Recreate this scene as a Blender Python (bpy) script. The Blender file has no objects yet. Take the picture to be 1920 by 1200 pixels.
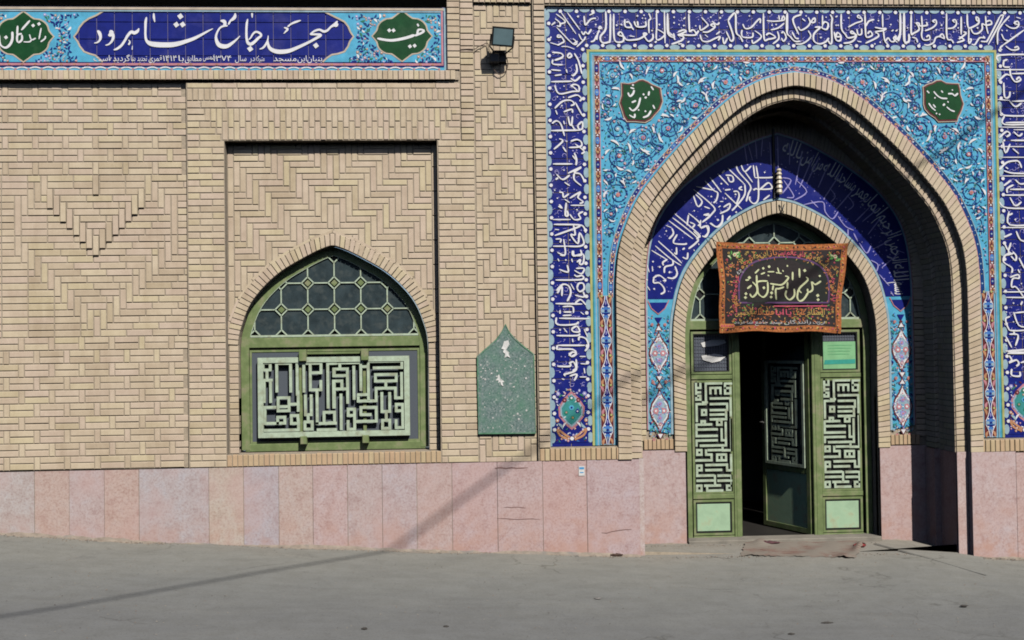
import bpy, math, random
from mathutils import Vector, Matrix
random.seed(7)
scene = bpy.context.scene
col = scene.collection
u = 0.005                      # one drawing unit of the facade = 5 mm
F = 2000.0                     # camera distance to the wall in those units

# ------------------------------------------------------------------ camera
YAW, PITCH, ROLL = 0.05715929, 0.01891761, 0.0139128
cf = Vector((math.sin(YAW)*math.cos(PITCH), math.cos(YAW)*math.cos(PITCH), math.sin(PITCH)))
cr = Vector((math.cos(YAW), -math.sin(YAW), 0.0))
cu = cr.cross(cf)
CR = cr*math.cos(ROLL) - cu*math.sin(ROLL)
CU = cu*math.cos(ROLL) + cr*math.sin(ROLL)
CAM = Vector((0, 0, 450*u)) - cf*(F*u)
cam = bpy.data.objects.new('camera', bpy.data.cameras.new('camera'))
col.objects.link(cam)
cam.data.sensor_width = 36.0
cam.data.lens = 36.0*F/1920
cam.data.clip_end = 3000
mw = Matrix((CR, CU, -cf)).transposed().to_4x4()
mw.translation = CAM
cam.matrix_world = mw
scene.camera = cam
scene.render.resolution_x, scene.render.resolution_y = 1024, 640

# ------------------------------------------------------------------ sky, sun, exposure
LIGHT = Vector((-0.39, 1.0, -0.96)).normalized()
world = bpy.data.worlds.new('World'); scene.world = world
world.use_nodes = True
nt = world.node_tree
sky = nt.nodes.new('ShaderNodeTexSky')
sky.sky_type = 'NISHITA'; sky.sun_disc = False
sky.altitude = 1350; sky.air_density = 0.7; sky.dust_density = 1.6       # dry highland air
sky.sun_elevation = math.asin(0.96/math.sqrt(0.39**2+1+0.96**2))
sky.sun_rotation = math.atan2(0.39, -1.0)
bg = nt.nodes['Background']; bg.inputs[1].default_value = 0.085
nt.links.new(sky.outputs[0], bg.inputs[0])
sun = bpy.data.objects.new('sun', bpy.data.lights.new('sun', 'SUN'))
col.objects.link(sun)
sun.data.energy = 4.9; sun.data.angle = math.radians(0.5); sun.data.color = (1.0, 0.95, 0.88)
sun.rotation_euler = LIGHT.to_track_quat('-Z', 'Y').to_euler()
sun.location = (4, -12, 12)
scene.view_settings.view_transform = 'Standard'
scene.view_settings.look = 'None'
scene.view_settings.exposure = 0.0
scene.cycles.filter_width = 1.8
scene.cycles.diffuse_bounces = 0
scene.view_settings.gamma = 1.0
scene.view_settings.use_curve_mapping = False

# ------------------------------------------------------------------ helpers
def P(U, V, W=0.0):
    """facade drawing units (right, down, into the wall) to metres"""
    return Vector(((U-960)*u, W*u, (1050-V)*u))

def R(px, py, W=0.0):
    """where the sight line of a photo pixel meets the wall plane at depth W"""
    d = cf*F + CR*(px-960) - CU*(py-600)
    t = (W*u - CAM.y)/d.y
    p = CAM + d*t
    return 960+p.x/u, 1050-p.z/u

base = {}
def prop(o, label=None, cat=None, group=None, kind=None):
    for k, v in (('label', label), ('category', cat), ('group', group), ('kind', kind)):
        if v: o[k] = v
    return o
def thing(name, loc, label, cat, group=None):
    o = bpy.data.objects.new(name, None); col.objects.link(o)
    o.empty_display_size = 0.1
    o.location = loc; base[o.name] = Vector(loc)
    return prop(o, label, cat, group)
def link(name, me, parent=None, loc=None):
    o = bpy.data.objects.new(name, me); col.objects.link(o)
    b = Vector((0, 0, 0))
    if parent is not None:
        o.parent = parent; b = base[parent.name]
    w = Vector(loc) if loc is not None else b
    o.location = w - b
    base[o.name] = w
    return o

class MB:
    """collects shapes given in drawing units and links them as one mesh"""
    def __init__(s): s.v = []; s.f = []; s.m = []; s.k = 0.0
    def face(s, pts, m=0):
        i = len(s.v); s.v += [P(*p) for p in pts]; s.f.append(tuple(range(i, i+len(pts)))); s.m.append(m)
    def box(s, U0, V0, U1, V1, W0, W1, m=0, c=0.0):
        if U1 < U0: U0, U1 = U1, U0
        if V1 < V0: V0, V1 = V1, V0
        i = len(s.v)
        c = min(c, (U1-U0)*.3, (V1-V0)*.3)
        for (a, b, W, e) in ((0, 0, W0, c), (1, 0, W0, c), (1, 1, W0, c), (0, 1, W0, c)):
            s.v.append(P(U0+e if a == 0 else U1-e, V0+e if b == 0 else V1-e, W))
        q = [(0, 3, 2, 1)]
        if c > 0:
            for (a, b) in ((0, 0), (1, 0), (1, 1), (0, 1)):
                s.v.append(P(U1 if a else U0, V1 if b else V0, W0+c))
            for (a, b) in ((0, 0), (1, 0), (1, 1), (0, 1)):
                s.v.append(P(U1 if a else U0, V1 if b else V0, W1))
            for k in range(4):
                n = (k+1) % 4
                q += [(k, n, 4+n, 4+k), (4+k, 4+n, 8+n, 8+k)]
            q.append((8, 9, 10, 11))
        else:
            for (a, b) in ((0, 0), (1, 0), (1, 1), (0, 1)):
                s.v.append(P(U1 if a else U0, V1 if b else V0, W1))
            for k in range(4):
                n = (k+1) % 4
                q.append((k, n, 4+n, 4+k))
            q.append((4, 5, 6, 7))
        for f in q: s.f.append(tuple(i+x for x in f)); s.m.append(m)
    def prism(s, poly, W0, W1, m=0, back=False):
        n = len(poly); i = len(s.v)
        s.v += [P(a, b, W0) for a, b in poly] + [P(a, b, W1) for a, b in poly]
        s.f.append(tuple(i+k for k in range(n))); s.m.append(m)
        for k in range(n):
            j = (k+1) % n
            s.f.append((i+k, i+n+k, i+n+j, i+j)); s.m.append(m)
        if back: s.f.append(tuple(i+n+k for k in reversed(range(n)))); s.m.append(m)
    def strip(s, a, b, Wa, Wb, m=0):
        """quads between two equally long polylines"""
        i = len(s.v); n = len(a)
        s.v += [P(x, y, Wa) for x, y in a] + [P(x, y, Wb) for x, y in b]
        for k in range(n-1):
            s.f.append((i+k, i+k+1, i+n+k+1, i+n+k)); s.m.append(m)
    def ribbon(s, pts, w, W, m=0, nib=None, taper=1.0, th=0.0):
        """flat stroke; pts are (U,V) or (U,V,width)"""
        n = len(pts)
        if n < 2: return
        i = len(s.v); s.k += 0.013
        if s.k > .45: s.k = 0
        for k in range(n):
            a = pts[max(k-1, 0)]; b = pts[min(k+1, n-1)]
            dx, dy = b[0]-a[0], b[1]-a[1]; L = math.hypot(dx, dy) or 1
            ww = pts[k][2] if len(pts[k]) > 2 else w
            if nib is not None:
                ww *= .62+.45*abs(math.sin(math.atan2(dy, dx)-nib))
            if taper < 1 and k in (0, n-1): ww *= taper
            nx, ny = -dy/L*ww/2, dx/L*ww/2
            WW = W - s.k - k*0.004
            s.v += [P(pts[k][0]+nx, pts[k][1]+ny, WW), P(pts[k][0]-nx, pts[k][1]-ny, WW)]
        for k in range(n-1):
            s.f.append((i+2*k, i+2*k+1, i+2*k+3, i+2*k+2)); s.m.append(m)
    def dot(s, U, V, r, W, m=0, n=4, ang=0.0, asp=1.0, rot=0.0):
        s.k += 0.013
        if s.k > .45: s.k = 0
        pts = []
        for k in range(n):
            t = ang+2*math.pi*k/n
            x, y = r*math.cos(t), r*asp*math.sin(t)
            pts.append((U+x*math.cos(rot)-y*math.sin(rot), V+x*math.sin(rot)+y*math.cos(rot), W-s.k))
        s.face(pts, m)
    def bar(s, pts, w, W0, W1, m=0, closed=False):
        """square bar along a polyline (mitred)"""
        n = len(pts)
        L, Rr = [], []
        for k in range(n):
            if closed: a, b, c = pts[k-1], pts[k], pts[(k+1) % n]
            else: a, b, c = pts[max(k-1, 0)], pts[k], pts[min(k+1, n-1)]
            d1 = Vector((b[0]-a[0], b[1]-a[1])); d2 = Vector((c[0]-b[0], c[1]-b[1]))
            if d1.length < 1e-6: d1 = d2
            if d2.length < 1e-6: d2 = d1
            d1.normalize(); d2.normalize()
            t = d1+d2
            if t.length < 1e-3: t = d1
            t.normalize(); nn = Vector((-t.y, t.x))
            den = max(.5, nn.dot(Vector((-d1.y, d1.x))))
            L.append((b[0]+nn.x*w/2/den, b[1]+nn.y*w/2/den)); Rr.append((b[0]-nn.x*w/2/den, b[1]-nn.y*w/2/den))
        if closed: L.append(L[0]); Rr.append(Rr[0])
        s.strip(L, Rr, W0, W0, m); s.strip(L, L, W0, W1, m); s.strip(Rr, Rr, W0, W1, m)
        if not closed:
            s.face([(*L[0], W0), (*Rr[0], W0), (*Rr[0], W1), (*L[0], W1)], m)
            s.face([(*L[-1], W0), (*Rr[-1], W0), (*Rr[-1], W1), (*L[-1], W1)], m)
    def tube(s, pts, r, m=0, n=6):
        """round tube through 3-D drawing points"""
        i = len(s.v)
        Q = [P(*p) for p in pts]
        for k, q in enumerate(Q):
            d = (Q[min(k+1, len(Q)-1)]-Q[max(k-1, 0)]).normalized()
            a = d.cross(Vector((0, 0, 1)))
            if a.length < 1e-3: a = d.cross(Vector((1, 0, 0)))
            a.normalize(); b = d.cross(a)
            for j in range(n):
                t = 2*math.pi*j/n
                s.v.append(q+(a*math.cos(t)+b*math.sin(t))*r*u)
        for k in range(len(Q)-1):
            for j in range(n):
                j2 = (j+1) % n
                s.f.append((i+k*n+j, i+k*n+j2, i+(k+1)*n+j2, i+(k+1)*n+j)); s.m.append(m)
        s.f.append(tuple(i+j for j in range(n))); s.m.append(m)
        s.f.append(tuple(i+(len(Q)-1)*n+j for j in range(n))); s.m.append(m)
    def build(s, name, mats, parent=None, kind=None, smooth=False, at=None):
        me = bpy.data.meshes.new(name)
        b = base[parent.name] if parent is not None else (Vector(at) if at is not None else Vector((0, 0, 0)))
        me.from_pydata([tuple(v-b) for v in s.v], [], s.f)
        mats = mats if isinstance(mats, (list, tuple)) else [mats]
        for m in mats: me.materials.append(m)
        if len(mats) > 1:
            me.polygons.foreach_set('material_index', s.m)
        if smooth: me.polygons.foreach_set('use_smooth', [True]*len(s.f))
        me.update()
        o = link(name, me, parent, None if parent is not None else b)
        if kind: o['kind'] = kind
        return o

def catmull(pts, n=4):
    out = []
    for i in range(len(pts)-1):
        p0 = pts[max(i-1, 0)]; p1 = pts[i]; p2 = pts[i+1]; p3 = pts[min(i+2, len(pts)-1)]
        for k in range(n):
            t = k/n
            out.append(tuple(.5*(2*b+(c-a)*t+(2*a-5*b+4*c-d)*t*t+(3*b-a-3*c+d)*t**3) for a, b, c, d in zip(p0, p1, p2, p3)))
    out.append(tuple(pts[-1]))
    return out
def plen(p): return sum(math.hypot(p[i+1][0]-p[i][0], p[i+1][1]-p[i][1]) for i in range(len(p)-1))
def resample(p, n):
    """n+1 equally spaced points"""
    d = [0]
    for i in range(len(p)-1): d.append(d[-1]+math.hypot(p[i+1][0]-p[i][0], p[i+1][1]-p[i][1]))
    out = []; j = 0
    for k in range(n+1):
        t = d[-1]*k/n
        while j < len(p)-2 and d[j+1] < t: j += 1
        f = (t-d[j])/max(1e-9, d[j+1]-d[j])
        out.append((p[j][0]+(p[j+1][0]-p[j][0])*f, p[j][1]+(p[j+1][1]-p[j][1])*f))
    return out
def offset(p, d):
    """half profile (du from base to apex) moved inwards by d, clipped at the axis"""
    out = []
    for k in range(len(p)):
        a = p[max(k-1, 0)]; b = p[min(k+1, len(p)-1)]
        dx, dy = b[0]-a[0], b[1]-a[1]; L = math.hypot(dx, dy) or 1
        q = (p[k][0]+dy/L*d, p[k][1]-dx/L*d)
        if q[0] > 0: out.append(q)
        else:
            a = out[-1]; f = a[0]/(a[0]-q[0]); out.append((0, a[1]+(q[1]-a[1])*f)); break
    if out[-1][0] > 0:
        a, b = out[-2], out[-1]
        sl = (b[1]-a[1])/(b[0]-a[0]) if b[0] != a[0] else 0
        out.append((0, b[1]-sl*b[0]))
    return out
def both(p, c):
    """full arch line, left foot to right foot, axis at c"""
    return [(c-a, b) for a, b in p] + [(c+a, b) for a, b in reversed(p[:-1])]
def width_at(p, V):
    """half width of an arch profile at height V (0 above the apex)"""
    for i in range(len(p)-1):
        if p[i+1][1] <= V <= p[i][1]:
            f = (p[i][1]-V)/max(1e-9, p[i][1]-p[i+1][1])
            return p[i][0]+(p[i+1][0]-p[i][0])*f
    return 0 if V < p[-1][1] else p[0][0]

# ------------------------------------------------------------------ materials
def new_mat(name):
    m = bpy.data.materials.new(name); m.use_nodes = True
    return m, m.node_tree, m.node_tree.nodes['Principled BSDF']
def N(t, kind, **kw):
    n = t.nodes.new(kind)
    for k, v in kw.items():
        if k.startswith('i_'):
            key = k[2:]; n.inputs[int(key) if key.isdigit() else key.replace('_', ' ')].default_value = v
        else: setattr(n, k, v)
    return n
def mix(t, fac, a, b, mode='MIX'):
    n = N(t, 'ShaderNodeMix', data_type='RGBA', blend_type=mode)
    for k, v in ((0, fac), (6, a), (7, b)):
        if hasattr(v, 'is_output'): t.links.new(v, n.inputs[k])
        else: n.inputs[k].default_value = v if k == 0 else (*v, 1) if len(v) == 3 else v
    return n.outputs[2]
def ramp(t, src, stops):
    n = N(t, 'ShaderNodeValToRGB'); e = n.color_ramp.elements
    while len(e) < len(stops): e.new(.5)
    for k, (p, c) in enumerate(stops): e[k].position = p; e[k].color = (*c, 1)
    t.links.new(src, n.inputs[0]); return n.outputs[0]
def noise(t, scale, detail=4, rough=.6, obj=False):
    n = N(t, 'ShaderNodeTexNoise', i_Scale=scale, i_Detail=detail, i_Roughness=rough)
    if obj:
        tc = N(t, 'ShaderNodeTexCoord'); t.links.new(tc.outputs['Object'], n.inputs['Vector'])
    else:
        g = N(t, 'ShaderNodeNewGeometry'); t.links.new(g.outputs['Position'], n.inputs['Vector'])
    return n.outputs[0]
def bump(t, b, h, strength, dist=.004):
    n = N(t, 'ShaderNodeBump', i_Strength=strength, i_Distance=dist)
    t.links.new(h, n.inputs['Height']); t.links.new(n.outputs[0], b.inputs['Normal'])
def island_random(t):
    """one value per separate piece, whether the piece is an object or an island of a joined mesh"""
    o = N(t, 'ShaderNodeObjectInfo'); g = N(t, 'ShaderNodeNewGeometry')
    a = N(t, 'ShaderNodeMath', operation='ADD'); f = N(t, 'ShaderNodeMath', operation='FRACT')
    t.links.new(o.outputs['Random'], a.inputs[0]); t.links.new(g.outputs['Random Per Island'], a.inputs[1])
    t.links.new(a.outputs[0], f.inputs[0]); return f.outputs[0]

def simple(name, c, rough=.6, var=.12, scale=25, bumps=0.0, bscale=120, metal=0.0, dirt=None, spec=None):
    m, t, b = new_mat(name)
    n = noise(t, scale)
    k = ramp(t, n, [(.3, tuple(x*(1-var) for x in c)), (.7, tuple(min(1, x*(1+var)) for x in c))])
    if dirt:
        k = mix(t, ramp(t, noise(t, dirt[1], 6), [(.5, (0, 0, 0)), (.7, (1, 1, 1))]), k, dirt[0])
    t.links.new(k, b.inputs['Base Color'])
    b.inputs['Roughness'].default_value = rough; b.inputs['Metallic'].default_value = metal
    if spec is not None: b.inputs['Specular IOR Level'].default_value = spec
    if bumps: bump(t, b, noise(t, bscale, 5), bumps)
    return m

def brick_mat(name, stops, soot=.0):
    m, t, b = new_mat(name)
    r = island_random(t)
    c = ramp(t, r, stops)
    n1 = noise(t, 9, 3); n2 = noise(t, 160, 5, .7)
    c = mix(t, .5, c, ramp(t, n1, [(.35, (.78, .76, .74)), (.65, (1.0, 1.0, 1.0))]), 'MULTIPLY')
    c = mix(t, .55, c, ramp(t, n2, [(.3, (.72, .70, .68)), (.6, (1, 1, 1)), (.8, (1.0, .98, .95))]), 'MULTIPLY')
    mp = N(t, 'ShaderNodeMapping'); mp.inputs['Scale'].default_value = (3.2, 3.2, .5); g = N(t, 'ShaderNodeNewGeometry'); t.links.new(g.outputs['Position'], mp.inputs[0])
    st = N(t, 'ShaderNodeTexNoise', i_Scale=1.6, i_Detail=6.0, i_Roughness=.65); t.links.new(mp.outputs[0], st.inputs['Vector'])
    c = mix(t, .55, c, ramp(t, st.outputs[0], [(.36, (.80, .77, .73)), (.52, (1, 1, 1))]), 'MULTIPLY')
    c = mix(t, ramp(t, noise(t, 75, 3, .6), [(.69, (0, 0, 0)), (.74, (.55, .55, .55))]), c, (.25, .19, .13))
    t.links.new(c, b.inputs['Base Color'])
    b.inputs['Roughness'].default_value = .9; b.inputs['Specular IOR Level'].default_value = .2
    bump(t, b, n2, .35, .002)
    return m
BRICK = brick_mat('buff_brick', [(0, (.52, .425, .31)), (.2, (.60, .505, .37)), (.45, (.565, .46, .35)), (.65, (.595, .485, .385)), (.8, (.61, .515, .38)), (.93, (.605, .52, .35)), (1, (.515, .425, .295))])
BRICK_WARM = brick_mat('ochre_brick', [(0, (.50, .38, .24)), (.3, (.56, .41, .26)), (.6, (.52, .37, .24)), (1, (.56, .46, .29))])
MORTAR = simple('mortar', (.36, .30, .225), .95, .2, 30, .3, 200)
def glaze(name, c, rough=.28, var=.15, scale=14, tile=True):
    m, t, b = new_mat(name)
    n = noise(t, scale, 5)
    r = island_random(t) if tile else n
    k = ramp(t, n, [(.3, tuple(x*(1-var) for x in c)), (.7, tuple(x*(1+var) for x in c))])
    k = mix(t, .35, k, ramp(t, r, [(0, (.7, .7, .72)), (1, (1, 1, 1))]), 'MULTIPLY')
    k = mix(t, ramp(t, noise(t, 3.5, 6), [(.55, (0, 0, 0)), (.85, (.14, .14, .14))]), k, (.30, .26, .22))
    t.links.new(k, b.inputs['Base Color'])
    b.inputs['Roughness'].default_value = rough; b.inputs['Specular IOR Level'].default_value = .35
    bump(t, b, noise(t, 40, 3), .12, .003)
    return m
BLUE = glaze('cobalt_glaze', (.012, .019, .185))
TURQ = glaze('turquoise_glaze', (.095, .39, .58), tile=False)
PALE = glaze('pale_blue_glaze', (.30, .43, .50), tile=False)
TEAL = glaze('teal_glaze', (.05, .26, .25), tile=False)
GREENG = glaze('dark_green_glaze', (.010, .062, .018), tile=False)
WHITE = glaze('white_glaze', (.74, .74, .76), tile=False, var=.06)
LILAC = glaze('lilac_glaze', (.32, .30, .60), tile=False)
PINK = glaze('pink_glaze', (.50, .22, .25), tile=False)
ORANGE = glaze('orange_glaze', (.48, .24, .13), tile=False)
BEIGE = glaze('beige_glaze', (.50, .42, .33), tile=False)
YELLOW = glaze('olive_yellow_glaze', (.42, .42, .16), tile=False)
NAVY = glaze('navy_glaze', (.012, .05, .19), tile=False)
MAROON = glaze('maroon_glaze', (.13, .03, .035), tile=False)
LEAF = glaze('leaf_green_glaze', (.04, .20, .12), tile=False)
JOINT = simple('tile_joint', (.17, .16, .30), .9)
GREEN = simple('green_metal_paint', (.165, .22, .09), .42, .25, 9, .12, 60, dirt=((.25, .24, .15), 9))
MINT = simple('mint_metal_paint', (.35, .51, .34), .45, .12, 9, .15, 40, dirt=((.36, .38, .24), 9))
MINTW = simple('pale_mint_paint', (.40, .49, .37), .5, .16, 20, .1, 90, dirt=((.30, .33, .23), 13))
GLASS = simple('dark_window_glass', (.036, .052, .058), .14, .3, 9, dirt=((.065, .08, .08), 14))
MESH = simple('grey_insect_mesh', (.075, .09, .11), .8, .12, 200)
PLASTER = simple('grey_plaster', (.30, .28, .25), .95, .1, 5)
DARK = simple('black_enamel', (.012, .012, .013), .4, .1)

def slab_mat():
    m, t, b = new_mat('mottled_stone_slab')
    o = N(t, 'ShaderNodeObjectInfo')
    n1 = noise(t, 9, 6, .75); n2 = noise(t, 48, 5, .75); n3 = noise(t, 2.2, 3)
    c = mix(t, 1.0, o.outputs['Color'], (.99, .97, .96), 'MULTIPLY'); c = mix(t, .85, c, ramp(t, n1, [(.3, (.78, .68, .67)), (.5, (1, 1, 1)), (.68, (1.0, 1.08, 1.14))]), 'MULTIPLY')
    c = mix(t, .7, c, ramp(t, n2, [(.36, (.72, .57, .55)), (.5, (1, 1, 1)), (.62, (1.12, 1.15, 1.15))]), 'MULTIPLY')
    c = mix(t, ramp(t, n3, [(.45, (0, 0, 0)), (.7, (.5, .5, .5))]), c, (.48, .33, .31))
    # damp, dusty foot
    g = N(t, 'ShaderNodeNewGeometry'); s = N(t, 'ShaderNodeSeparateXYZ'); t.links.new(g.outputs['Position'], s.inputs[0])
    mr = N(t, 'ShaderNodeMapRange', i_1=0.62, i_2=0.02); t.links.new(s.outputs[2], mr.inputs[0])
    mm = N(t, 'ShaderNodeMath', operation='MULTIPLY'); t.links.new(mr.outputs[0], mm.inputs[0]); t.links.new(ramp(t, noise(t, 5, 6), [(.42, (0, 0, 0)), (.62, (.7, .7, .7))]), mm.inputs[1])
    c = mix(t, mm.outputs[0], c, (.44, .25, .19))
    t.links.new(c, b.inputs['Base Color']); b.inputs['Roughness'].default_value = .75
    bump(t, b, n2, .25, .002)
    return m
SLAB = slab_mat()
def ground_mat():
    m, t, b = new_mat('dusty_asphalt')
    n1 = noise(t, 1.1, 6, .65); n2 = noise(t, 60, 6, .75); n3 = noise(t, 5.5, 5, .7)
    g = N(t, 'ShaderNodeNewGeometry'); s = N(t, 'ShaderNodeSeparateXYZ'); t.links.new(g.outputs['Position'], s.inputs[0])
    mr = N(t, 'ShaderNodeMapRange', i_1=-2.6, i_2=.4); t.links.new(s.outputs[1], mr.inputs[0])
    ad = N(t, 'ShaderNodeMath', operation='MULTIPLY_ADD', i_1=.5, i_2=-.25); t.links.new(n1, ad.inputs[0])
    a2 = N(t, 'ShaderNodeMath', operation='ADD'); t.links.new(ad.outputs[0], a2.inputs[0]); t.links.new(mr.outputs[0], a2.inputs[1])
    c = ramp(t, a2.outputs[0], [(.0, (.19, .193, .19)), (.35, (.226, .229, .217)), (.75, (.268, .265, .24)), (1, (.31, .288, .25))])
    c = mix(t, .8, c, ramp(t, n2, [(.3, (.62, .62, .62)), (.48, (1, 1, 1)), (.6, (1, 1, 1)), (.74, (1.25, 1.25, 1.22))]), 'MULTIPLY')
    c = mix(t, .5, c, ramp(t, n3, [(.35, (.8, .79, .76)), (.6, (1, 1, 1))]), 'MULTIPLY')
    mp = N(t, 'ShaderNodeMapping'); mp.inputs['Scale'].default_value = (.55, 3.2, 1); t.links.new(g.outputs['Position'], mp.inputs[0])
    st = N(t, 'ShaderNodeTexNoise', i_Scale=2.2, i_Detail=7.0, i_Roughness=.7); t.links.new(mp.outputs[0], st.inputs['Vector'])
    c = mix(t, .4, c, ramp(t, st.outputs[0], [(.32, (.80, .80, .80)), (.5, (1, 1, 1)), (.66, (1.1, 1.09, 1.06))]), 'MULTIPLY')
    c = mix(t, ramp(t, noise(t, 2.3, 7, .75), [(.6, (0, 0, 0)), (.68, (.45, .45, .45))]), c, (.15, .145, .135))
    c = mix(t, ramp(t, noise(t, 210, 2, .5), [(.70, (0, 0, 0)), (.76, (.5, .5, .5))]), c, (.36, .35, .32))
    vo = N(t, 'ShaderNodeTexVoronoi', feature='DISTANCE_TO_EDGE', i_Scale=.75)
    ns = N(t, 'ShaderNodeTexNoise', i_Scale=3.0, i_Detail=6.0); t.links.new(g.outputs['Position'], ns.inputs['Vector'])
    mv = N(t, 'ShaderNodeVectorMath', operation='MULTIPLY_ADD'); t.links.new(ns.outputs['Color'], mv.inputs[0]); mv.inputs[1].default_value = (.55, .55, .55); t.links.new(g.outputs['Position'], mv.inputs[2])
    t.links.new(mv.outputs[0], vo.inputs['Vector'])
    cr_ = ramp(t, vo.outputs[0], [(0, (.55, .54, .52)), (.012, (1, 1, 1))])
    gate = ramp(t, noise(t, .9, 3), [(.52, (0, 0, 0)), (.62, (.8, .8, .8))])
    c = mix(t, gate, c, cr_, 'MULTIPLY')
    t.links.new(c, b.inputs['Base Color']); b.inputs['Roughness'].default_value = .95
    b.inputs['Specular IOR Level'].default_value = .2
    bump(t, b, n2, .5, .006)
    return m
GROUND = ground_mat()
CONCRETE = simple('worn_concrete', (.235, .215, .18), .95, .15, 6, .4, 90, dirt=((.15, .14, .12), 4))
def terrazzo():
    m, t, b = new_mat('green_painted_terrazzo')
    vo = N(t, 'ShaderNodeTexVoronoi', i_Scale=75)
    g = N(t, 'ShaderNodeNewGeometry'); t.links.new(g.outputs['Position'], vo.inputs['Vector'])
    c = ramp(t, vo.outputs['Color'], [(.0, (.05, .085, .085)), (.35, (.115, .165, .165)), (.7, (.17, .215, .22)), (.88, (.27, .29, .295)), (1, (.55, .55, .54))])
    c = mix(t, ramp(t, noise(t, 6, 6), [(.42, (.15, .15, .15)), (.72, (.75, .75, .75))]), c, (.075, .20, .13))
    c = mix(t, ramp(t, noise(t, 22, 6), [(.66, (0, 0, 0)), (.72, (.8, .8, .8))]), c, (.42, .44, .43))
    t.links.new(c, b.inputs['Base Color']); b.inputs['Roughness'].default_value = .8
    bump(t, b, noise(t, 90, 5), .3, .002)
    return m
TERRAZZO = terrazzo()

# ------------------------------------------------------------------ bricks
mesh_cache = {}
def brick_mesh(w, h, mat, d=9.0, c=.7, name='brick'):
    k = (round(w*2)/2, round(h*2)/2, mat.name, d, name)
    if k not in mesh_cache:
        m = MB(); w2, h2 = k[0]/2, k[1]/2
        m.box(960-w2, 1050-h2, 960+w2, 1050+h2, 0, d, 0, c)
        me = bpy.data.meshes.new(name); me.from_pydata([tuple(v) for v in m.v], [], m.f); me.materials.append(mat); me.update()
        mesh_cache[k] = me
    return mesh_cache[k]
def in_view(U, V): return 15 < U < 1975 and -15 < V < 1240
def lay(thing_, bricks, limit=300, mat=None, rest='brickwork', name='brick', jit=.35, d=9.0, tilt=.004, c=.75):
    """bricks: (U, V, w, h, W, angle[, mat]); the largest in view become parts, the others one joined part"""
    mat = mat or BRICK
    bricks = [b if len(b) > 6 else (*b, mat) for b in bricks]
    order = sorted(bricks, key=lambda b: (not in_view(b[0], b[1]), -b[2]*b[3]))
    rnd = random.Random(len(bricks))
    for (U, V, w, h, W, a, mt) in order[:limit]:
        o = link(name, brick_mesh(w, h, mt, d, c, name), thing_, P(U+rnd.uniform(-jit, jit)*.6, V+rnd.uniform(-jit, jit)*.6, W+rnd.uniform(-jit, jit)*1.3))
        o.rotation_euler = (rnd.uniform(-tilt, tilt)*2, -a+rnd.uniform(-tilt, tilt), rnd.uniform(-tilt, tilt)*1.5)
    left = order[limit:]
    if left:
        verts, faces, mi, mats = [], [], [], []
        b0 = base[thing_.name]
        for (U, V, w, h, W, a, mt) in left:
            me = brick_mesh(w, h, mt, d, c, name)
            if mt not in mats: mats.append(mt)
            i = len(verts)
            p = P(U+rnd.uniform(-jit, jit)*.6, V+rnd.uniform(-jit, jit)*.6, W+rnd.uniform(-jit, jit)*1.3) - b0
            rot = Matrix.Rotation(-a+rnd.uniform(-tilt, tilt), 4, 'Y')
            verts += [tuple(rot @ v.co + p) for v in me.vertices]
            for f in me.polygons: faces.append(tuple(i+k for k in f.vertices)); mi.append(mats.index(mt))
        me = bpy.data.meshes.new(rest); me.from_pydata(verts, [], faces)
        for m in mats: me.materials.append(m)
        me.polygons.foreach_set('material_index', mi); me.update()
        o = link(rest, me, thing_); o['kind'] = 'stuff'
def wedge(a0, a1, b1, b0, W, d=10.0, g=.7):
    """one tapered arch brick between two cross lines"""
    c = [sum(p[0] for p in (a0, a1, b1, b0))/4, sum(p[1] for p in (a0, a1, b1, b0))/4]
    L = math.hypot(b0[0]-a0[0], b0[1]-a0[1])+.01; w = math.hypot(a1[0]-a0[0], a1[1]-a0[1])+.01
    q = []
    for p, (s, e) in zip((a0, a1, b1, b0), ((1, 1), (-1, 1), (-1, -1), (1, -1))):
        ex = ((a1[0]-a0[0])/w, (a1[1]-a0[1])/w); ey = ((b0[0]-a0[0])/L, (b0[1]-a0[1])/L)
        q.append((p[0]+ex[0]*s*g+ey[0]*e*g*.4, p[1]+ex[1]*s*g+ey[1]*e*g*.4))
    return q
def chamfered(m, q, W, d, c=.6, mi=0):
    cx, cy = sum(p[0] for p in q)/4, sum(p[1] for p in q)/4
    inn = []
    for p in q:
        L = math.hypot(p[0]-cx, p[1]-cy) or 1
        inn.append((p[0]-(p[0]-cx)/L*c*1.3, p[1]-(p[1]-cy)/L*c*1.3))
    i = len(m.v)
    m.v += [P(*p, W) for p in inn] + [P(*p, W+c) for p in q] + [P(*p, W+d) for p in q]
    fs = [(0, 1, 2, 3)]
    for k in range(4):
        n = (k+1) % 4
        fs += [(k, 4+k, 4+n, n), (4+k, 8+k, 8+n, 4+n)]
    for f in fs: m.f.append(tuple(i+x for x in f)); m.m.append(mi)
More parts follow.
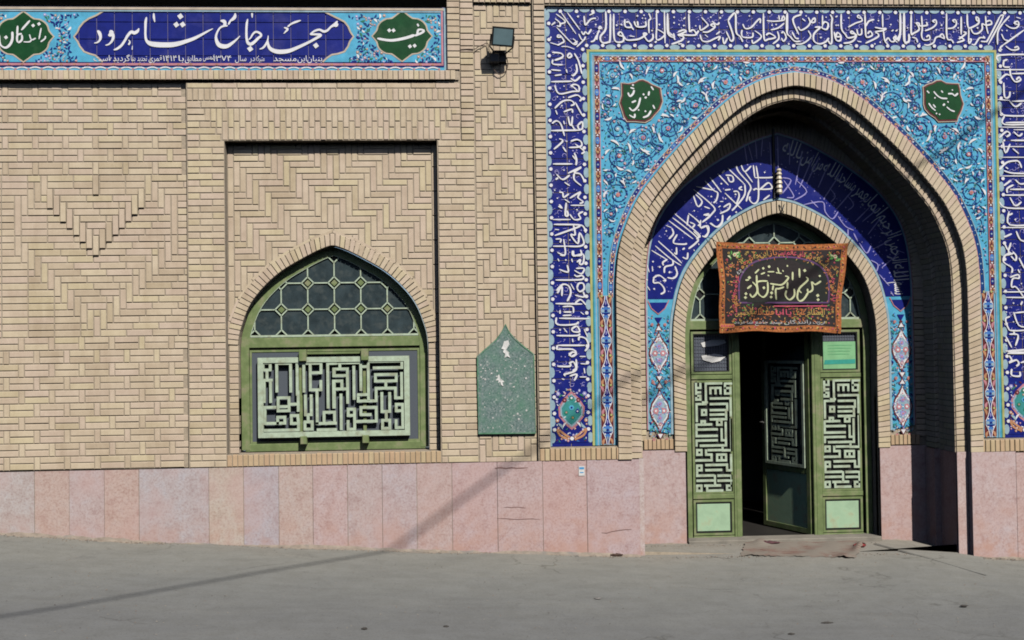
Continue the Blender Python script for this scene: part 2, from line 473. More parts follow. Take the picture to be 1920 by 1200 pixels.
def cells(U0, V0, cols, rows, cw, ch, rule, W, L, keep=None, g=1.7):
    """bricks from a cell rule: 0 lies flat, 1 stands upright"""
    done = set(); out = []
    ok = lambda x, y: 0 <= x < cols and 0 <= y < rows and (keep is None or keep(U0+(x+.5)*cw, V0+(y+.5)*ch))
    for y in range(rows):
        for x in range(cols):
            if (x, y) in done or not ok(x, y): continue
            r = rule(x, y); n = 1
            if r:
                while n < (r if r > 1 else L) and ok(x, y+n) and rule(x, y+n) == r and (x, y+n) not in done: n += 1
                for k in range(n): done.add((x, y+k))
                out.append((U0+(x+.5)*cw, V0+(y+n/2)*ch, cw-g, n*ch-g, W, 0.0))
            else:
                while n < L and ok(x+n, y) and rule(x+n, y) == 0 and (x+n, y) not in done: n += 1
                for k in range(n): done.add((x+k, y))
                out.append((U0+(x+n/2)*cw, V0+(y+.5)*ch, n*cw-g, ch-g, W, 0.0))
    return out

# ------------------------------------------------------------------ writing
def strokes(mb, data, ox, oy, sc, Wplane, W, m=0, nib=.6, k=1.0, dm=None):
    """pen strokes traced in photo crops: 'w: x y x y, x y ...; d x y r'"""
    w = 20
    for part in data.split(';'):
        part = part.strip()
        if not part: continue
        tok = part.split()
        if tok[0] == 'd':
            U, V = R(ox+float(tok[1])/sc, oy+float(tok[2])/sc, Wplane)
            mb.dot(U, V, float(tok[3])/sc*k, W, m if dm is None else dm, 4, .15); continue
        if tok[0].endswith(':'): w = float(tok[0][:-1]); tok = tok[1:]
        step = 2
        if tok[0] == 't': step = 3; tok = tok[1:]
        pts = []
        for i in range(0, len(tok)-step+1, step):
            U, V = R(ox+float(tok[i])/sc, oy+float(tok[i+1])/sc, Wplane)
            pts.append((U, V) if step == 2 else (U, V, float(tok[i+2])/sc*k))
        if len(pts) > 1:
            mb.ribbon(catmull(pts, 4), w/sc*k, W, m, nib if step == 2 else None, .55)
FORMS = {}
for ch, f in zip('ابتثجحخدذرزسشصضطظعغفقلمنهوي', (0xFE8D, 0xFE8F, 0xFE95, 0xFE99, 0xFE9D, 0xFEA1, 0xFEA5, 0xFEA9, 0xFEAB, 0xFEAD, 0xFEAF, 0xFEB1, 0xFEB5, 0xFEB9, 0xFEBD, 0xFEC1, 0xFEC5, 0xFEC9, 0xFECD, 0xFED1, 0xFED5, 0xFEDD, 0xFEE1, 0xFEE5, 0xFEE9, 0xFEED, 0xFEF1)):
    FORMS[ch] = (f, f+1, f+2, f+3) if ch not in 'ادذرزو' else (f, f+1)
FORMS['ی'] = (0xFBFC, 0xFBFD, 0xFBFE, 0xFBFF); FORMS['ک'] = (0xFB8E, 0xFB8F, 0xFB90, 0xFB91)
FORMS['گ'] = (0xFB92, 0xFB93, 0xFB94, 0xFB95); FORMS['پ'] = (0xFB56, 0xFB57, 0xFB58, 0xFB59); FORMS['چ'] = (0xFB7A, 0xFB7B, 0xFB7C, 0xFB7D)
def shape(s):
    out = []
    for i, c in enumerate(s):
        if c not in FORMS: out.append(c); continue
        prev = i > 0 and s[i-1] in FORMS and len(FORMS[s[i-1]]) == 4
        nxt = i+1 < len(s) and s[i+1] in FORMS and len(FORMS[c]) == 4
        f = FORMS[c]
        out.append(chr(f[3] if prev and nxt else f[1] if prev else f[2] if nxt else f[0]))
    r = ''.join(out); res = ''; num = ''
    for c in reversed(r):                      # right to left, digits kept in order
        if '۰' <= c <= '۹': num = c+num
        else: res += num+c; num = ''
    return res+num
def text_shape(s):
    """flat outline of a line of Persian text: points and faces, unit height, origin at left baseline"""
    cu_ = bpy.data.curves.new('writing', 'FONT'); cu_.body = shape(s); cu_.resolution_u = 1
    o = bpy.data.objects.new('writing', cu_); me = o.to_mesh()
    v = [(p.co.x, p.co.y) for p in me.vertices]; f = [tuple(p.vertices) for p in me.polygons]
    o.to_mesh_clear(); bpy.data.objects.remove(o); bpy.data.curves.remove(cu_)
    return v, f
def write_line(mb, s, U0, U1, V, size, W, m=0, path=None):
    """a text line fitted between U0 and U1 on baseline V, or bent along a path function t -> (U, V, angle)"""
    v, f = text_shape(s)
    x0 = min(p[0] for p in v); x1 = max(p[0] for p in v)
    i = len(mb.v)
    for x, y in v:
        t = (x-x0)/(x1-x0)
        if path is None: mb.v.append(P(U0+t*(U1-U0), V-y*size, W))
        else:
            a, b, an = path(t)
            mb.v.append(P(a+math.sin(an)*y*size, b-math.cos(an)*y*size, W))
    for q in f: mb.f.append(tuple(i+k for k in q)); mb.m.append(m)
# ------------------------------------------------------------------ ground and street
FOOT = [(-3000, 960), (-300, 968), (22, 976), (270, 996.5), (482, 1009.5), (638, 1018), (835, 1029), (1004, 1037), (1195, 1046.5), (1300, 1048), (1700, 1051.5), (1860, 1064), (2100, 1078), (6000, 1100)]
def foot(U):
    for (a, b), (c, d) in zip(FOOT, FOOT[1:]):
        if a <= U <= c: return b+(d-b)*(U-a)/(c-a)
    return FOOT[0][1] if U < 0 else FOOT[-1][1]
def on_ground(px, py, lift=0.0):
    V = 1048.0
    d = cf*F + CR*(px-960) - CU*(py-600)
    for _ in range(8):
        t = ((1050-V)*u-CAM.z)/d.z
        p = CAM+d*t
        U = 960+p.x/u; V = foot(U)-lift
    return U, V, p.y/u
g = MB()
us = [-60000, -8000, -3000] + [-600+30*k for k in range(110)] + [4000, 9000, 60000]
ws = [-60000, -9000, -4000, -2500] + [-1500+30*k for k in range(56)]
rg = random.Random(3)
hs = {}
for i, a in enumerate(us):
    for j, w in enumerate(ws):
        n = (math.sin(a*.011+w*.006)+math.sin(a*.023-w*.017+1.3))*.9 if -1500 <= w < -10 else 0
        hs[i, j] = foot(max(-3000, min(6000, a)))+n+.3
for i in range(len(us)):
    for j in range(len(ws)): g.v.append(P(us[i], hs[i, j], ws[j]))
nw = len(ws)
for i in range(len(us)-1):
    for j in range(nw-1): g.f.append((i*nw+j, (i+1)*nw+j, (i+1)*nw+j+1, i*nw+j+1)); g.m.append(0)
prop(g.build('ground', GROUND, smooth=True), kind='structure')

o_ = MB(); o_.box(-5200, -500, 7000, 1120, -3800, -3500)
rd = MB()
for a, c in zip(us, us[1:]):
    fa, fc_ = foot(max(-3000, min(6000, a)))-.9, foot(max(-3000, min(6000, c)))-.9
    rd.face([(a, fa, -3300), (c, fc_, -3300), (c, fc_, -760), (a, fa, -760)])
prop(rd.build('added_dark_road', simple('added_dark_asphalt', (.05, .05, .05), .95, .2, 8, .3, 90)), kind='structure')  # unseen dark street sheet nearer the viewer, added to cut bounced light
prop(o_.build('sky_blocking_wall', PLASTER), kind='structure')     # unseen wall behind the viewer, added to block low sky light

# ------------------------------------------------------------------ left wall
wall = thing('brick_wall', P(190, foot(190), 11), 'left stretch of buff brick wall in basket weave with a stepped diamond of bricks', 'wall')
b = MB(); b.box(-260, 100, 361, 866, 12.5, 70)
b.build('mortar_bed', MORTAR, wall)
bricks = []
def basket(Va, h, kind):
    x = 30 + (27.15 if kind == 'A' else 0) - 54.3*6
    while x < 362:
        if x-4.9 > -255 and x+4.9 < 359: bricks.append((x, Va+h/2, 9.6, h-1.6, 11, 0))
        a, e = x+5.8, min(x+48.5, 358.8)
        if a > -255 and e-a > 2.2:
            for k in (0, 1): bricks.append(((a+e)/2, Va+h*(.25+.5*k), e-a, h/2-1.7, 11, 0))
        x += 54.3
for k in range(1, 10): basket(322-24.3*k, 24.3, 'B' if k % 2 else 'A')
for k in range(10): basket(621+24.35*k, 24.35, 'A' if k % 2 == 0 else 'B')
cx0 = R(177, 480)[0]; cw, ch = 11.8, 299/24
def diamond(c, r):
    k = abs(c)
    if k <= 12 and 21-k <= r <= 23-k: return 3
    if k == 12 and 3 <= r <= 8: return 6
    if 8 <= k <= 11 and k-8 <= 11-k+0*r: pass
    if 8 <= k <= 11 and r in ((0, 1, 2), (1, 2, 3), (2, 3, 4), (3, 4, 5))[k-8]: return 3
    if k <= 7 and 9-k <= r <= 11-k: return 4
    if k == 0 and r <= 2: return 5
    return 0
x0 = cx0-cw*38.5
full = cells(x0, 322, 53, 24, cw, ch, lambda x, y: {0: 0, 3: 3, 6: 6, 4: 3.5, 5: 3.2}[diamond(x-38, y)], 11, 4)
for (U, V, w, h, W, a) in full:
    if U+w/2 > 359:
        e = 359; s = U-w/2
        if e-s < 5: continue
        U, w = (s+e)/2, e-s
    c = round((U-cx0)/cw)
    proud = 3.6 if h > 20 and abs(c) <= 7 and diamond(c, int((V-322)/ch)) in (4, 5) and abs(U-cx0-c*cw) < 1 else 0
    bricks.append((U, V, w, h, 11-proud, 0))
lay(wall, bricks, d=8)

# ------------------------------------------------------------------ brick bay with the window niche
bay = thing('brick_bay', P(627, foot(627), 2), 'raised brick bay with a zigzag recess framing the green arched window', 'wall')
b = MB()
b.box(361, 152, 430, 866, 3.5, 80); b.box(824, 130, 895, 866, 3.5, 80); b.box(430.01, 152, 823.99, 260.5, 3.5, 80); b.box(430.01, 843, 823.99, 866, 3.5, 80)
b.build('mortar_bed', MORTAR, bay)
bricks = []
rb = random.Random(5)
x = 362
while x < 866:
    w = min(46, 868-x); bricks.append((x+w/2, 158, w-1.5, 9, 2, 0)); x += 46
for k in range(48): bricks.append((362+5.3+10.55*k, 174.5, 9.2, 21.5, 2, 0))
x = 362-20
while x < 866:
    a, e = max(x, 362), min(x+46, 868)
    if e-a > 5: bricks.append(((a+e)/2, 193, e-a-1.5, 12, 2, 0))
    x += 46
mit = lambda V: 383+(V-200)/61*45
for k in range(5):
    V = 200+12.2*(k+.5)
    e = mit(V); a = 362
    s = a+(46 if k % 2 else 23)
    if e-s > 14: bricks += [((a+s)/2, V, s-a-1.5, 10.7, 2, 0), ((s+e)/2, V, e-s-1.5, 10.7, 2, 0)]
    else: bricks.append(((a+e)/2, V, e-a-1.5, 10.7, 2, 0))
    a = 868-(mit(V)-383)*.75-6; e = 868
    bricks.append(((a+e)/2, V, e-a-1.5, 10.7, 2, 0))
k = 0; x = 384
while x < 862:
    top = 200.5; bot = 260
    if x+10.6 < 430: bot = 200+12.2*max(1, math.floor((x+5-383)/45*5+.4))
    if x > 826: bot = 200+12.2*max(1, math.floor((862-(x+5))/34*5+.3))
    sp = (225, 236.5)[k % 2]
    if bot > sp+8:
        bricks += [(x+5.3, (top+sp)/2, 9.2, sp-top-1.5, 2, 0), (x+5.3, (sp+bot)/2, 9.2, bot-sp-1.5, 2, 0)]
    elif bot-top > 8: bricks.append((x+5.3, (top+bot)/2, 9.2, bot-top-1.5, 2, 0))
    x += 10.62; k += 1
for k in range(50):
    V = 261+12.08*(k+.5)
    s = 362+(45.5 if k % 2 else 22.5)
    bricks += [((362+s)/2, V, s-362-1.4, 10.4, 2, 0), ((s+430)/2, V, 430-s-1.4, 10.4, 2, 0)]
    s = 825+(24 if k % 2 else 46) + rb.choice((0, 0, -12))
    bricks += [((825+s)/2, V, s-825-1.4, 10.4, 2, 0), ((s+894)/2, V, 894-s-1.4, 10.4, 2, 0)]
for k in range(41): bricks.append((430+4.85+9.62*k, 853.5, 8.6, 21, 1.6, 0, BRICK_WARM))
WC = 625
WI = catmull([(177, 842), (177, 740), (177, 640), (168, 598), (153, 563), (130, 533), (98, 504), (60, 481), (25, 463), (0, 454)], 4)
WO = offset(WI, -22); WO2 = offset(WI, -27); WM = offset(WI, -10)
# zigzag field
def outside_ring(U, V): return V < 640 and abs(U-WC) > width_at(WM, V)+1
bricks += cells(430.3, 261, 34, 33, 11.58, 11.6, lambda x, y: 1 if x in (0, 33) else (0 if ((x if x < 17 else 33-x)-y+1) % 8 < 4 else 1), 25, 4, outside_ring, 1.5)
for k in range(17):
    V = 640+11.95*(k+.5)
    bricks += [(439.5, V, 17.2, 10.4, 25, 0), (812.6, V, 20, 10.4, 25, 0)]
lay(bay, bricks, d=17)
nb = MB()
full = both(WI, WC)
nb.strip([(a, min(b_, 842)) for a, b_ in full], [(a, 250) for a, b_ in full], 26.5, 26.5)
nb.box(430, 250, WC-177, 843, 26.5, 60); nb.box(WC+177, 250, 824, 843, 26.5, 60)
nb.build('niche_bed', MORTAR, bay)
rv = MB(); rv.strip(full, full, 26, 66); rv.build('window_reveal', BRICK, bay)
# the ring of bricks round the window
def ring(m_out, p_in, p_out, c, pitch, W, d, spring=None):
    a = both(p_in, c); o = both(p_out, c)
    n = round(plen(o)/pitch)
    return resample(a, n), resample(o, n)
top_i = [(x, y) for x, y in WI if y <= 641]; top_o = [(x, y) for x, y in WO if y <= 641]; top_o2 = [(x, y) for x, y in WO2 if y <= 641]
a, o = ring(None, top_i, top_o, WC, 10.3, 0, 0)
for k in range(len(a)-1):
    m = MB(); chamfered(m, wedge(o[k], o[k+1], a[k+1], a[k], 0), 22.6+rb.uniform(-.3, .3), 16)
    m.build('arch_brick', BRICK, bay)
o2 = resample(both(top_o2, WC), 14); o1 = resample(both(top_o, WC), 14)
m = MB()
for k in range(14): chamfered(m, wedge(o2[k], o2[k+1], o1[k+1], o1[k], 0, g=.5), 23.4, 10, .4)
m.build('arch_trim', BRICK, bay)
# ---- window
WW = 47
win = MB()
FI = offset(WI, 9)
arch = [(x, min(y, 838)) for x, y in FI]
win.bar(both(arch, WC), 15, WW-3, WW+8)
win.box(WC-166, 627, WC+166, 646, WW-2.4, WW+7, 0, 1); win.box(WC-169, 827, WC+169, 842, WW-2.2, WW+7, 0, 1)
win.bar([(WC-158, 652), (WC+158, 652), (WC+158, 825), (WC-158, 825)], 4, WW-1, WW+5, 0, True)
window = win.build('window', GREEN, bay)
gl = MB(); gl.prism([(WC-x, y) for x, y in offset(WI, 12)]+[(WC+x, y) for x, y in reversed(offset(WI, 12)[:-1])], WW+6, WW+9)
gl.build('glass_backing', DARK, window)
im = MB(); im.box(WC-157, 653, WC+157, 824, WW+.5, WW+2); im.build('insect_screen', MESH, window)
def lattice(prof, c, Vbase, pitch, name, parent, W, mat, studs=True, row0=0):
    """octagon and square grid of thin bars inside an arch"""
    m = MB(); st = MB()
    edge = [(x, min(y, Vbase)) for x, y in prof if y <= Vbase+1]
    if edge[0][1] < Vbase: edge.insert(0, (width_at(prof, Vbase), Vbase))
    m.bar(both(edge, c), 3.4, W-1.6, W+2.4); m.box(c-edge[0][0], Vbase-2, c+edge[0][0], Vbase+2, W-1.2, W+2.2)
    inside = lambda p: p[1] <= Vbase and abs(p[0]-c) < width_at(prof, p[1])-.5
    def seg(a, b_):
        n = 24; run = []
        for k in range(n+1):
            p = (a[0]+(b_[0]-a[0])*k/n, a[1]+(b_[1]-a[1])*k/n)
            if inside(p): run.append(p)
            elif run:
                if len(run) > 1: m.bar([run[0], run[-1]], 2.4, W-.8, W+1.6)
                run = []
        if len(run) > 1: m.bar([run[0], run[-1]], 2.4, W-.8, W+1.6)
    q = pitch*.235
    for j in range(0, 5):
        for i in range(-5, 6):
            U, V = c+i*pitch, Vbase-pitch*j
            D = [(U+q, V), (U, V+q), (U-q, V), (U, V-q)]
            for k in range(4): seg(D[k], D[(k+1) % 4])
            seg((U+q, V), (U+pitch-q, V)); seg((U, V-q), (U, V-pitch+q))
            if studs and j in (1, 2) and inside((U, V)) and inside((U+q, V)) and inside((U-q, V)):
                st.prism([(U+q*.55, V), (U, V+q*.55), (U-q*.55, V), (U, V-q*.55)], W+1.8, W+4)
    o_ = m.build(name, mat, parent)
    # each pane is its own sheet, cut to the arch
    clip = both(edge, c)
    def cut_poly(poly):
        n = len(clip)
        for k in range(n):
            a, b_ = clip[k], clip[(k+1) % n]
            if math.hypot(b_[0]-a[0], b_[1]-a[1]) < 1e-6: continue
            sd = lambda p: (b_[0]-a[0])*(p[1]-a[1])-(b_[1]-a[1])*(p[0]-a[0])
            out = []
            for z in range(len(poly)):
                p, r = poly[z], poly[(z+1) % len(poly)]
                s1, s2 = sd(p), sd(r)
                if s1 >= 0: out.append(p)
                if (s1 >= 0) != (s2 >= 0): f = s1/(s1-s2); out.append((p[0]+(r[0]-p[0])*f, p[1]+(r[1]-p[1])*f))
            poly = out
            if len(poly) < 3: return None
        return poly
    rt = random.Random(int(c))
    for j in range(0, 5):
        for i in range(-5, 5):
            U, V = c+(i+.5)*pitch, Vbase-pitch*(j+.5)
            h2 = pitch/2; k2 = h2-q
            poly = cut_poly([(U-k2, V-h2), (U+k2, V-h2), (U+h2, V-k2), (U+h2, V+k2), (U+k2, V+h2), (U-k2, V+h2), (U-h2, V+k2), (U-h2, V-k2)])
            if not poly: continue
            ar_ = abs(sum(poly[z][0]*poly[z-1][1]-poly[z-1][0]*poly[z][1] for z in range(len(poly))))/2
            if ar_ < 60: continue
            tx, ty = rt.uniform(-.022, .022), rt.uniform(-.022, .022)
            pm = MB(); pm.face([(x, y, W+2.2+(x-U)*tx+(y-V)*ty) for x, y in poly]); pm.build('pane', GLASS, parent)
    if st.v: st.build('lattice_stud', GREEN, parent)
    return o_
lattice(offset(WI, 16), WC, 624, 50, 'octagon_lattice', window, WW-1, MINTW)

# square lettering grille of the window, traced in the photo
KUF = [(470, 650, 6.667, '''155 205 245 205 245 290 155 290 155 205;205 290 205 415;155 420 265 420;170 420 170 690;250 420 250 690;330 560 330 210 500 210 500 560;
585 600 585 210 880 210 880 325 760 325;665 210 665 560;745 210 745 540 880 540 880 430;830 540 830 960;165 760 310 760;180 760 180 960 430 960 430 880 340 880 340 960;
345 640 480 640 480 800 345 800 345 640;345 750 480 750;480 720 590 720;595 560 595 800;590 860 510 860 510 960 600 960 600 860;600 960 600 1040 180 1040;
685 610 685 850 760 850 760 610;720 850 720 940;680 940 770 940 770 1030 680 1030 680 940;830 960 1067 960;920 960 920 820 1050 820 1050 960;970 760 970 210 1067 210;1045 290 1045 370;1045 440 1045 760;840 1040 1067 1030'''),
 (620, 650, 6.667, '''-33 205 400 190;115 200 115 270;40 280 210 280 210 360 40 360 40 280;40 760 40 430 140 430 140 530;40 530 200 530;210 280 215 700;130 600 135 1030;290 250 290 650;
380 540 380 190;470 250 470 660;380 250 470 250 470 185 890 180 890 260 540 265;345 600 470 600;345 600 345 680 570 680 570 520 810 510 810 640 890 630 890 330;560 430 820 420 820 345 560 350 560 430;690 430 690 510;
380 850 500 850;380 850 380 760 570 760 570 930 320 935;220 780 220 860 300 860 300 780 220 780;300 860 310 1030 220 1030 220 930;640 580 640 810 740 810 740 580;695 810 695 920;650 920 740 920 740 1020 650 1020 650 920;
820 720 820 800 900 800 900 720 820 720;900 800 900 1010 820 1010 820 920;50 820 50 950 -20 960''')]
def square_letters(m, data, w, W0, W1, Wp, du=0, dv=0, fit=None):
    for (ox, oy, sc, s) in data:
        for i, part in enumerate(s.split(';')):
            t = [float(x) for x in part.split()]
            if len(t) < 4: continue
            pts = []
            for k in range(0, len(t), 2):
                U, V = R(ox+t[k]/sc, oy+t[k+1]/sc, Wp); pts.append([U+du, V+dv] if fit is None else [U+du, fit[0]+(V-fit[1])*fit[2]])
            for k in range(len(pts)-1):                      # straighten nearly level and plumb bars
                a, b_ = pts[k], pts[k+1]
                if abs(a[1]-b_[1]) < 4: b_[1] = a[1]
                elif abs(a[0]-b_[0]) < 4: b_[0] = a[0]
            cl = len(pts) > 3 and abs(pts[0][0]-pts[-1][0])+abs(pts[0][1]-pts[-1][1]) < 3
            if cl: pts = pts[:-1]
            for p in (pts,):
                if not cl:                                    # square ends reach half a bar further
                    for (e, f) in ((0, 1), (-1, -2)):
                        dx, dy = p[e][0]-p[f][0], p[e][1]-p[f][1]; L = math.hypot(dx, dy) or 1
                        p[e][0] += dx/L*w*.35; p[e][1] += dy/L*w*.35
            e = (i % 12)*.06
            m.bar([tuple(p) for p in pts], w, W0-e, W1-e, 0, cl)
gr = MB()
a = R(487, 676, 30); b_ = R(762, 672, 30); c_ = R(764, 812, 30); d_ = R(489, 816, 30)
x0, x1, y0, y1 = (a[0]+d_[0])/2, (b_[0]+c_[0])/2, (a[1]+b_[1])/2, (c_[1]+d_[1])/2
gr.bar([(x0, y0), (x1, y0), (x1, y1), (x0, y1)], 10, 33, 43, 0, True)
square_letters(gr, KUF, 5.2, 35, 40, 37)
grille = gr.build('lettered_grille', MINTW, window)
br = MB()
for px in (568, 684):
    U = R(px, 660, 34)[0]
    br.box(U-7, 650, U+7, 672, 26.5, 50, 0, 1); br.box(U-6, y1+3, U+6, 828, 28, 48, 0, 1)
br.box(R(574, 660, 38)[0], 655, R(680, 660, 38)[0], 659, 39, 46)
for px in (563, 683): br.box(R(px, 700, 36)[0]-3, y0, R(px, 700, 36)[0]+3, y1, 40.5, 46)
br.build('grille_bracket', GREEN, window)

# ------------------------------------------------------------------ ledge and frame of the tile sign
ledge = thing('brick_ledge', P(300, 148, 0), 'projecting brick ledge and frame around the long tiled sign, top left', 'ledge')
b = MB(); b.box(-260, 131, 866, 147.5, 0, 30); b.box(845.2, -80, 894.5, 131, 3, 30); b.box(-260, -80, 844.8, -13, -12, 60); b.build('mortar_bed', MORTAR, ledge)
bricks = [(-258+4.85+9.72*k, 139, 8.8, 17.4, -3, 0) for k in range(115)]
for k in range(18):
    V = 123-11.8*k
    bricks.append((857, V, 23, 10.3, 0, 0))
for k in range(29):
    V = 255.5-11.85*k
    bricks.append((881.9, V, 23.8, 10.3, 0, 0))
for k in range(104): bricks.append((-258+5.3+10.6*k, -34, 9.4, 41, -16, 0))
lay(ledge, bricks, d=26)

# ------------------------------------------------------------------ herringbone pilaster
pil = thing('brick_pilaster', P(950, foot(950), 3), 'narrow herringbone brick pilaster between the window bay and the tiled gateway', 'pilaster')
b = MB(); b.box(894.5, -80, 1006, 866, 4.5, 70); b.box(895, -80, 1003.8, 2.5, -.5, 6); b.build('mortar_bed', MORTAR, pil)
bricks = cells(895.4, 5, 9, 77, 12.07, 11.2, lambda x, y: 0 if (abs(x-4)-y+3) % 6 < 3 else 1, 3, 5, None, 1.6)
bricks = [q if q[1]+q[3]/2 < 866 else (q[0], (q[1]-q[3]/2+865.5)/2, q[2], 865.5-q[1]+q[3]/2, *q[4:]) for q in bricks if q[1]-q[3]/2 < 862]
bricks += [(895+5.5+10.8*k, -20, 9.6, 44, -3, 0) for k in range(10)]
lay(pil, bricks, d=8)
# ------------------------------------------------------------------ gateway
PC = 1508.0
A1 = catmull([(352, 1070), (352, 860), (352, 700), (352, 560), (350, 510), (345, 470), (333, 430), (306, 372), (262, 315), (213, 262), (166, 217), (120, 179), (75, 153), (35, 140), (0, 134)], 5)
A1i = offset(A1, 26); A2i = offset(A1, 47)
DO = catmull([(220, 1070), (220, 860), (220, 740), (220, 630), (213, 572), (199, 522), (176, 482), (137, 438), (102, 408), (69, 388), (32, 371), (0, 364)], 5)
DI = offset(DO, 25)
TB = catmull([(274, 840), (274, 700), (274, 590), (273, 520), (265, 450), (245, 395), (203, 340), (150, 298), (100, 267), (50, 241), (0, 225)], 5)
gate = thing('entrance_portal', P(PC, 1050, 0), 'tall pointed gateway faced with blue and turquoise tiles and brick arch rings', 'gateway')
def cut(p, V):
    q = [(x, y) for x, y in p if y < V]
    return [(width_at(p, V), V)]+q if any(y > V for x, y in p) else q
BL, BT, BW = 1029.0, 9.0, 80.0            # inscription band: left edge, top, width
BR = 2*PC-BL
# carcass
b = MB()
b.box(1006, -80, 1029, 866, -3, 60); b.box(BR, -80, BR+24, 866, -3, 60); b.box(1029.01, -80, BR-.01, BT-2, -3, 60)
b.box(1029.02, 839.5, PC-352, 866, -3, 60); b.box(PC+352, 839.5, BR-.02, 866, -3, 60)
b.box(BR+24, -80, 2500, 1100, 3, 60)
fullA = both(cut(A1, 841), PC)
b.strip(fullA, [(x, 0) for x, y in fullA], 5.2, 5.2)
b.box(BL, 0, PC-352, 840, 5.2, 20); b.box(PC+352, 0, BR, 840, 5.2, 20)
hA, hI = both(cut(A1, 866), PC), both(cut(A1i, 866), PC)
b.strip(hA, hI, -4.5, -4.5); b.strip(hA, hA, -4.5, 6)
b.strip(hI, hI, -4.5, 10); b.strip(both(A1i, PC), both(A2i, PC), 9.8, 9.8)
b.strip(both(A2i, PC), both(A2i, PC), 9.8, 119)
fd = both(DI, PC)
b.strip(fd, [(x, 120) for x, y in fd], 120.5, 120.5)
b.box(PC-330, 120, PC-195, 1075, 120.5, 130); b.box(PC+195, 120, PC+330, 1075, 120.5, 130)
b.strip(fd, fd, 114, 160)
b.box(-300, -90, 2500, -80.2, -60, 400)
b.build('mortar_bed', MORTAR, gate)
rp = random.Random(11)
bricks = []
for k in range(78):
    V = 835-11.75*k
    for Uc in (1018.3, 2*PC-1018.3): bricks.append((Uc, V, 20, 10.2, -6, 0))
for k in range(94): bricks.append((BL+5.2+10.2*k, -20, 9.1, 48, -6, 0))
k = 0
while 1008+9.6*k < PC-354:
    for U in (1013+9.6*k, 2*PC-1013-9.6*k): bricks.append((U, 853, 8.5, 22.5, -6, 0, BRICK_WARM))
    k += 1
for k in range(90):
    V = 1068-12*k
    for j in range(3):
        if V > -60: bricks.append((BR+24+26+48*j-(12 if k % 2 else 0), V, 46, 10.4, 0, 0))
for k in range(7):                                   # uprights under the tile border on the back wall
    for s in (-1, 1): bricks.append((PC+s*(226+8.6*k), 850, 7.6, 20, 115.5, 0, BRICK_WARM))
# courses in the strips between tile band and corner of the recess
for k in range(46):
    V = 838-12*k
    if V > 470:
        for s in (-1, 1): bricks.append((PC+s*290, V, 29, 10.4, 117.5, 0))
lay(gate, bricks, limit=70, d=10)
def brick_ring(pin, pout, pitch, W, d, n_parts, seed, mat=BRICK, Vmax=865):
    a = both(cut(pin, Vmax), PC); o = both(cut(pout, Vmax), PC)
    n = round((plen(a)+plen(o))/2/pitch)
    a, o = resample(a, n), resample(o, n)
    r = random.Random(seed); rest = MB(); vis = list(range(n))
    for k in vis:
        q = wedge(o[k], o[k+1], a[k+1], a[k], 0)
        w = W+r.uniform(-.5, .5)
        if len(parts_made) < 300 and n_parts:
            m = MB(); chamfered(m, q, w, d, .7); parts_made.append(m.build('brick', mat, gate))
        else: chamfered(rest, q, w, d, .7)
    if rest.v: rest.build('brickwork', mat, gate, kind='stuff')
parts_made = [1]*70
brick_ring(A1i, A1, 11.2, -8, 16, True, 1)
brick_ring(A2i, A1i, 11.2, 7, 8, True, 2)
brick_ring(DI, DO, 10.6, 112, 10, True, 3)
# radial courses over the tile band at the back, and the brick lining of the recess
back_out = resample(both(cut(offset(A1, 44), 560), PC), 120); back_in = resample(both(cut(TB, 560), PC), 120)
m = MB()
for k in range(120): chamfered(m, wedge(back_out[k], back_out[k+1], back_in[k+1], back_in[k], 0), 117.3, 6)
lin = resample(both(cut(A2i, 866), PC), 150)
for k in range(150):
    a, c = lin[k], lin[k+1]
    L = math.hypot(c[0]-a[0], c[1]-a[1]); dx, dy = (c[0]-a[0])/L, (c[1]-a[1])/L
    nx, ny = -dy, dx
    if (PC-a[0])*nx+(620-a[1])*ny < 0: nx, ny = -nx, -ny
    for j in range(3):
        w0 = 8.5+36.5*j+(12 if k % 2 and j else 0); w1 = min(117, 8.5+36.5*(j+1)+(12 if k % 2 and j < 2 else 0))
        p = [(a[0]+dx*.8+nx*1.6, a[1]+dy*.8+ny*1.6), (c[0]-dx*.8+nx*1.6, c[1]-dy*.8+ny*1.6)]
        q = [(a[0]+dx*.8, a[1]+dy*.8), (c[0]-dx*.8, c[1]-dy*.8)]
        m.face([(*p[0], w0+.8), (*p[1], w0+.8), (*p[1], w1-.8), (*p[0], w1-.8)])
        m.face([(*p[0], w0+.8), (*p[1], w0+.8), (*q[1], w0+.8), (*q[0], w0+.8)])
        m.face([(*p[0], w0+.8), (*q[0], w0+.8), (*q[0], w1-.8), (*p[0], w1-.8)])
        m.face([(*p[1], w0+.8), (*q[1], w0+.8), (*q[1], w1-.8), (*p[1], w1-.8)])
m.build('recess_brickwork', BRICK, gate, kind='stuff')
m = MB()
ro_, ri_ = resample(both(cut(offset(A1, 46.4), 864), PC), 150), resample(both(cut(offset(A1, 57), 864), PC), 150)
for k in range(150): chamfered(m, wedge(ro_[k], ro_[k+1], ri_[k+1], ri_[k], 0), 74+(k % 3)*.25, 42, .7)
m.build('recess_rib', BRICK, gate, kind='stuff')

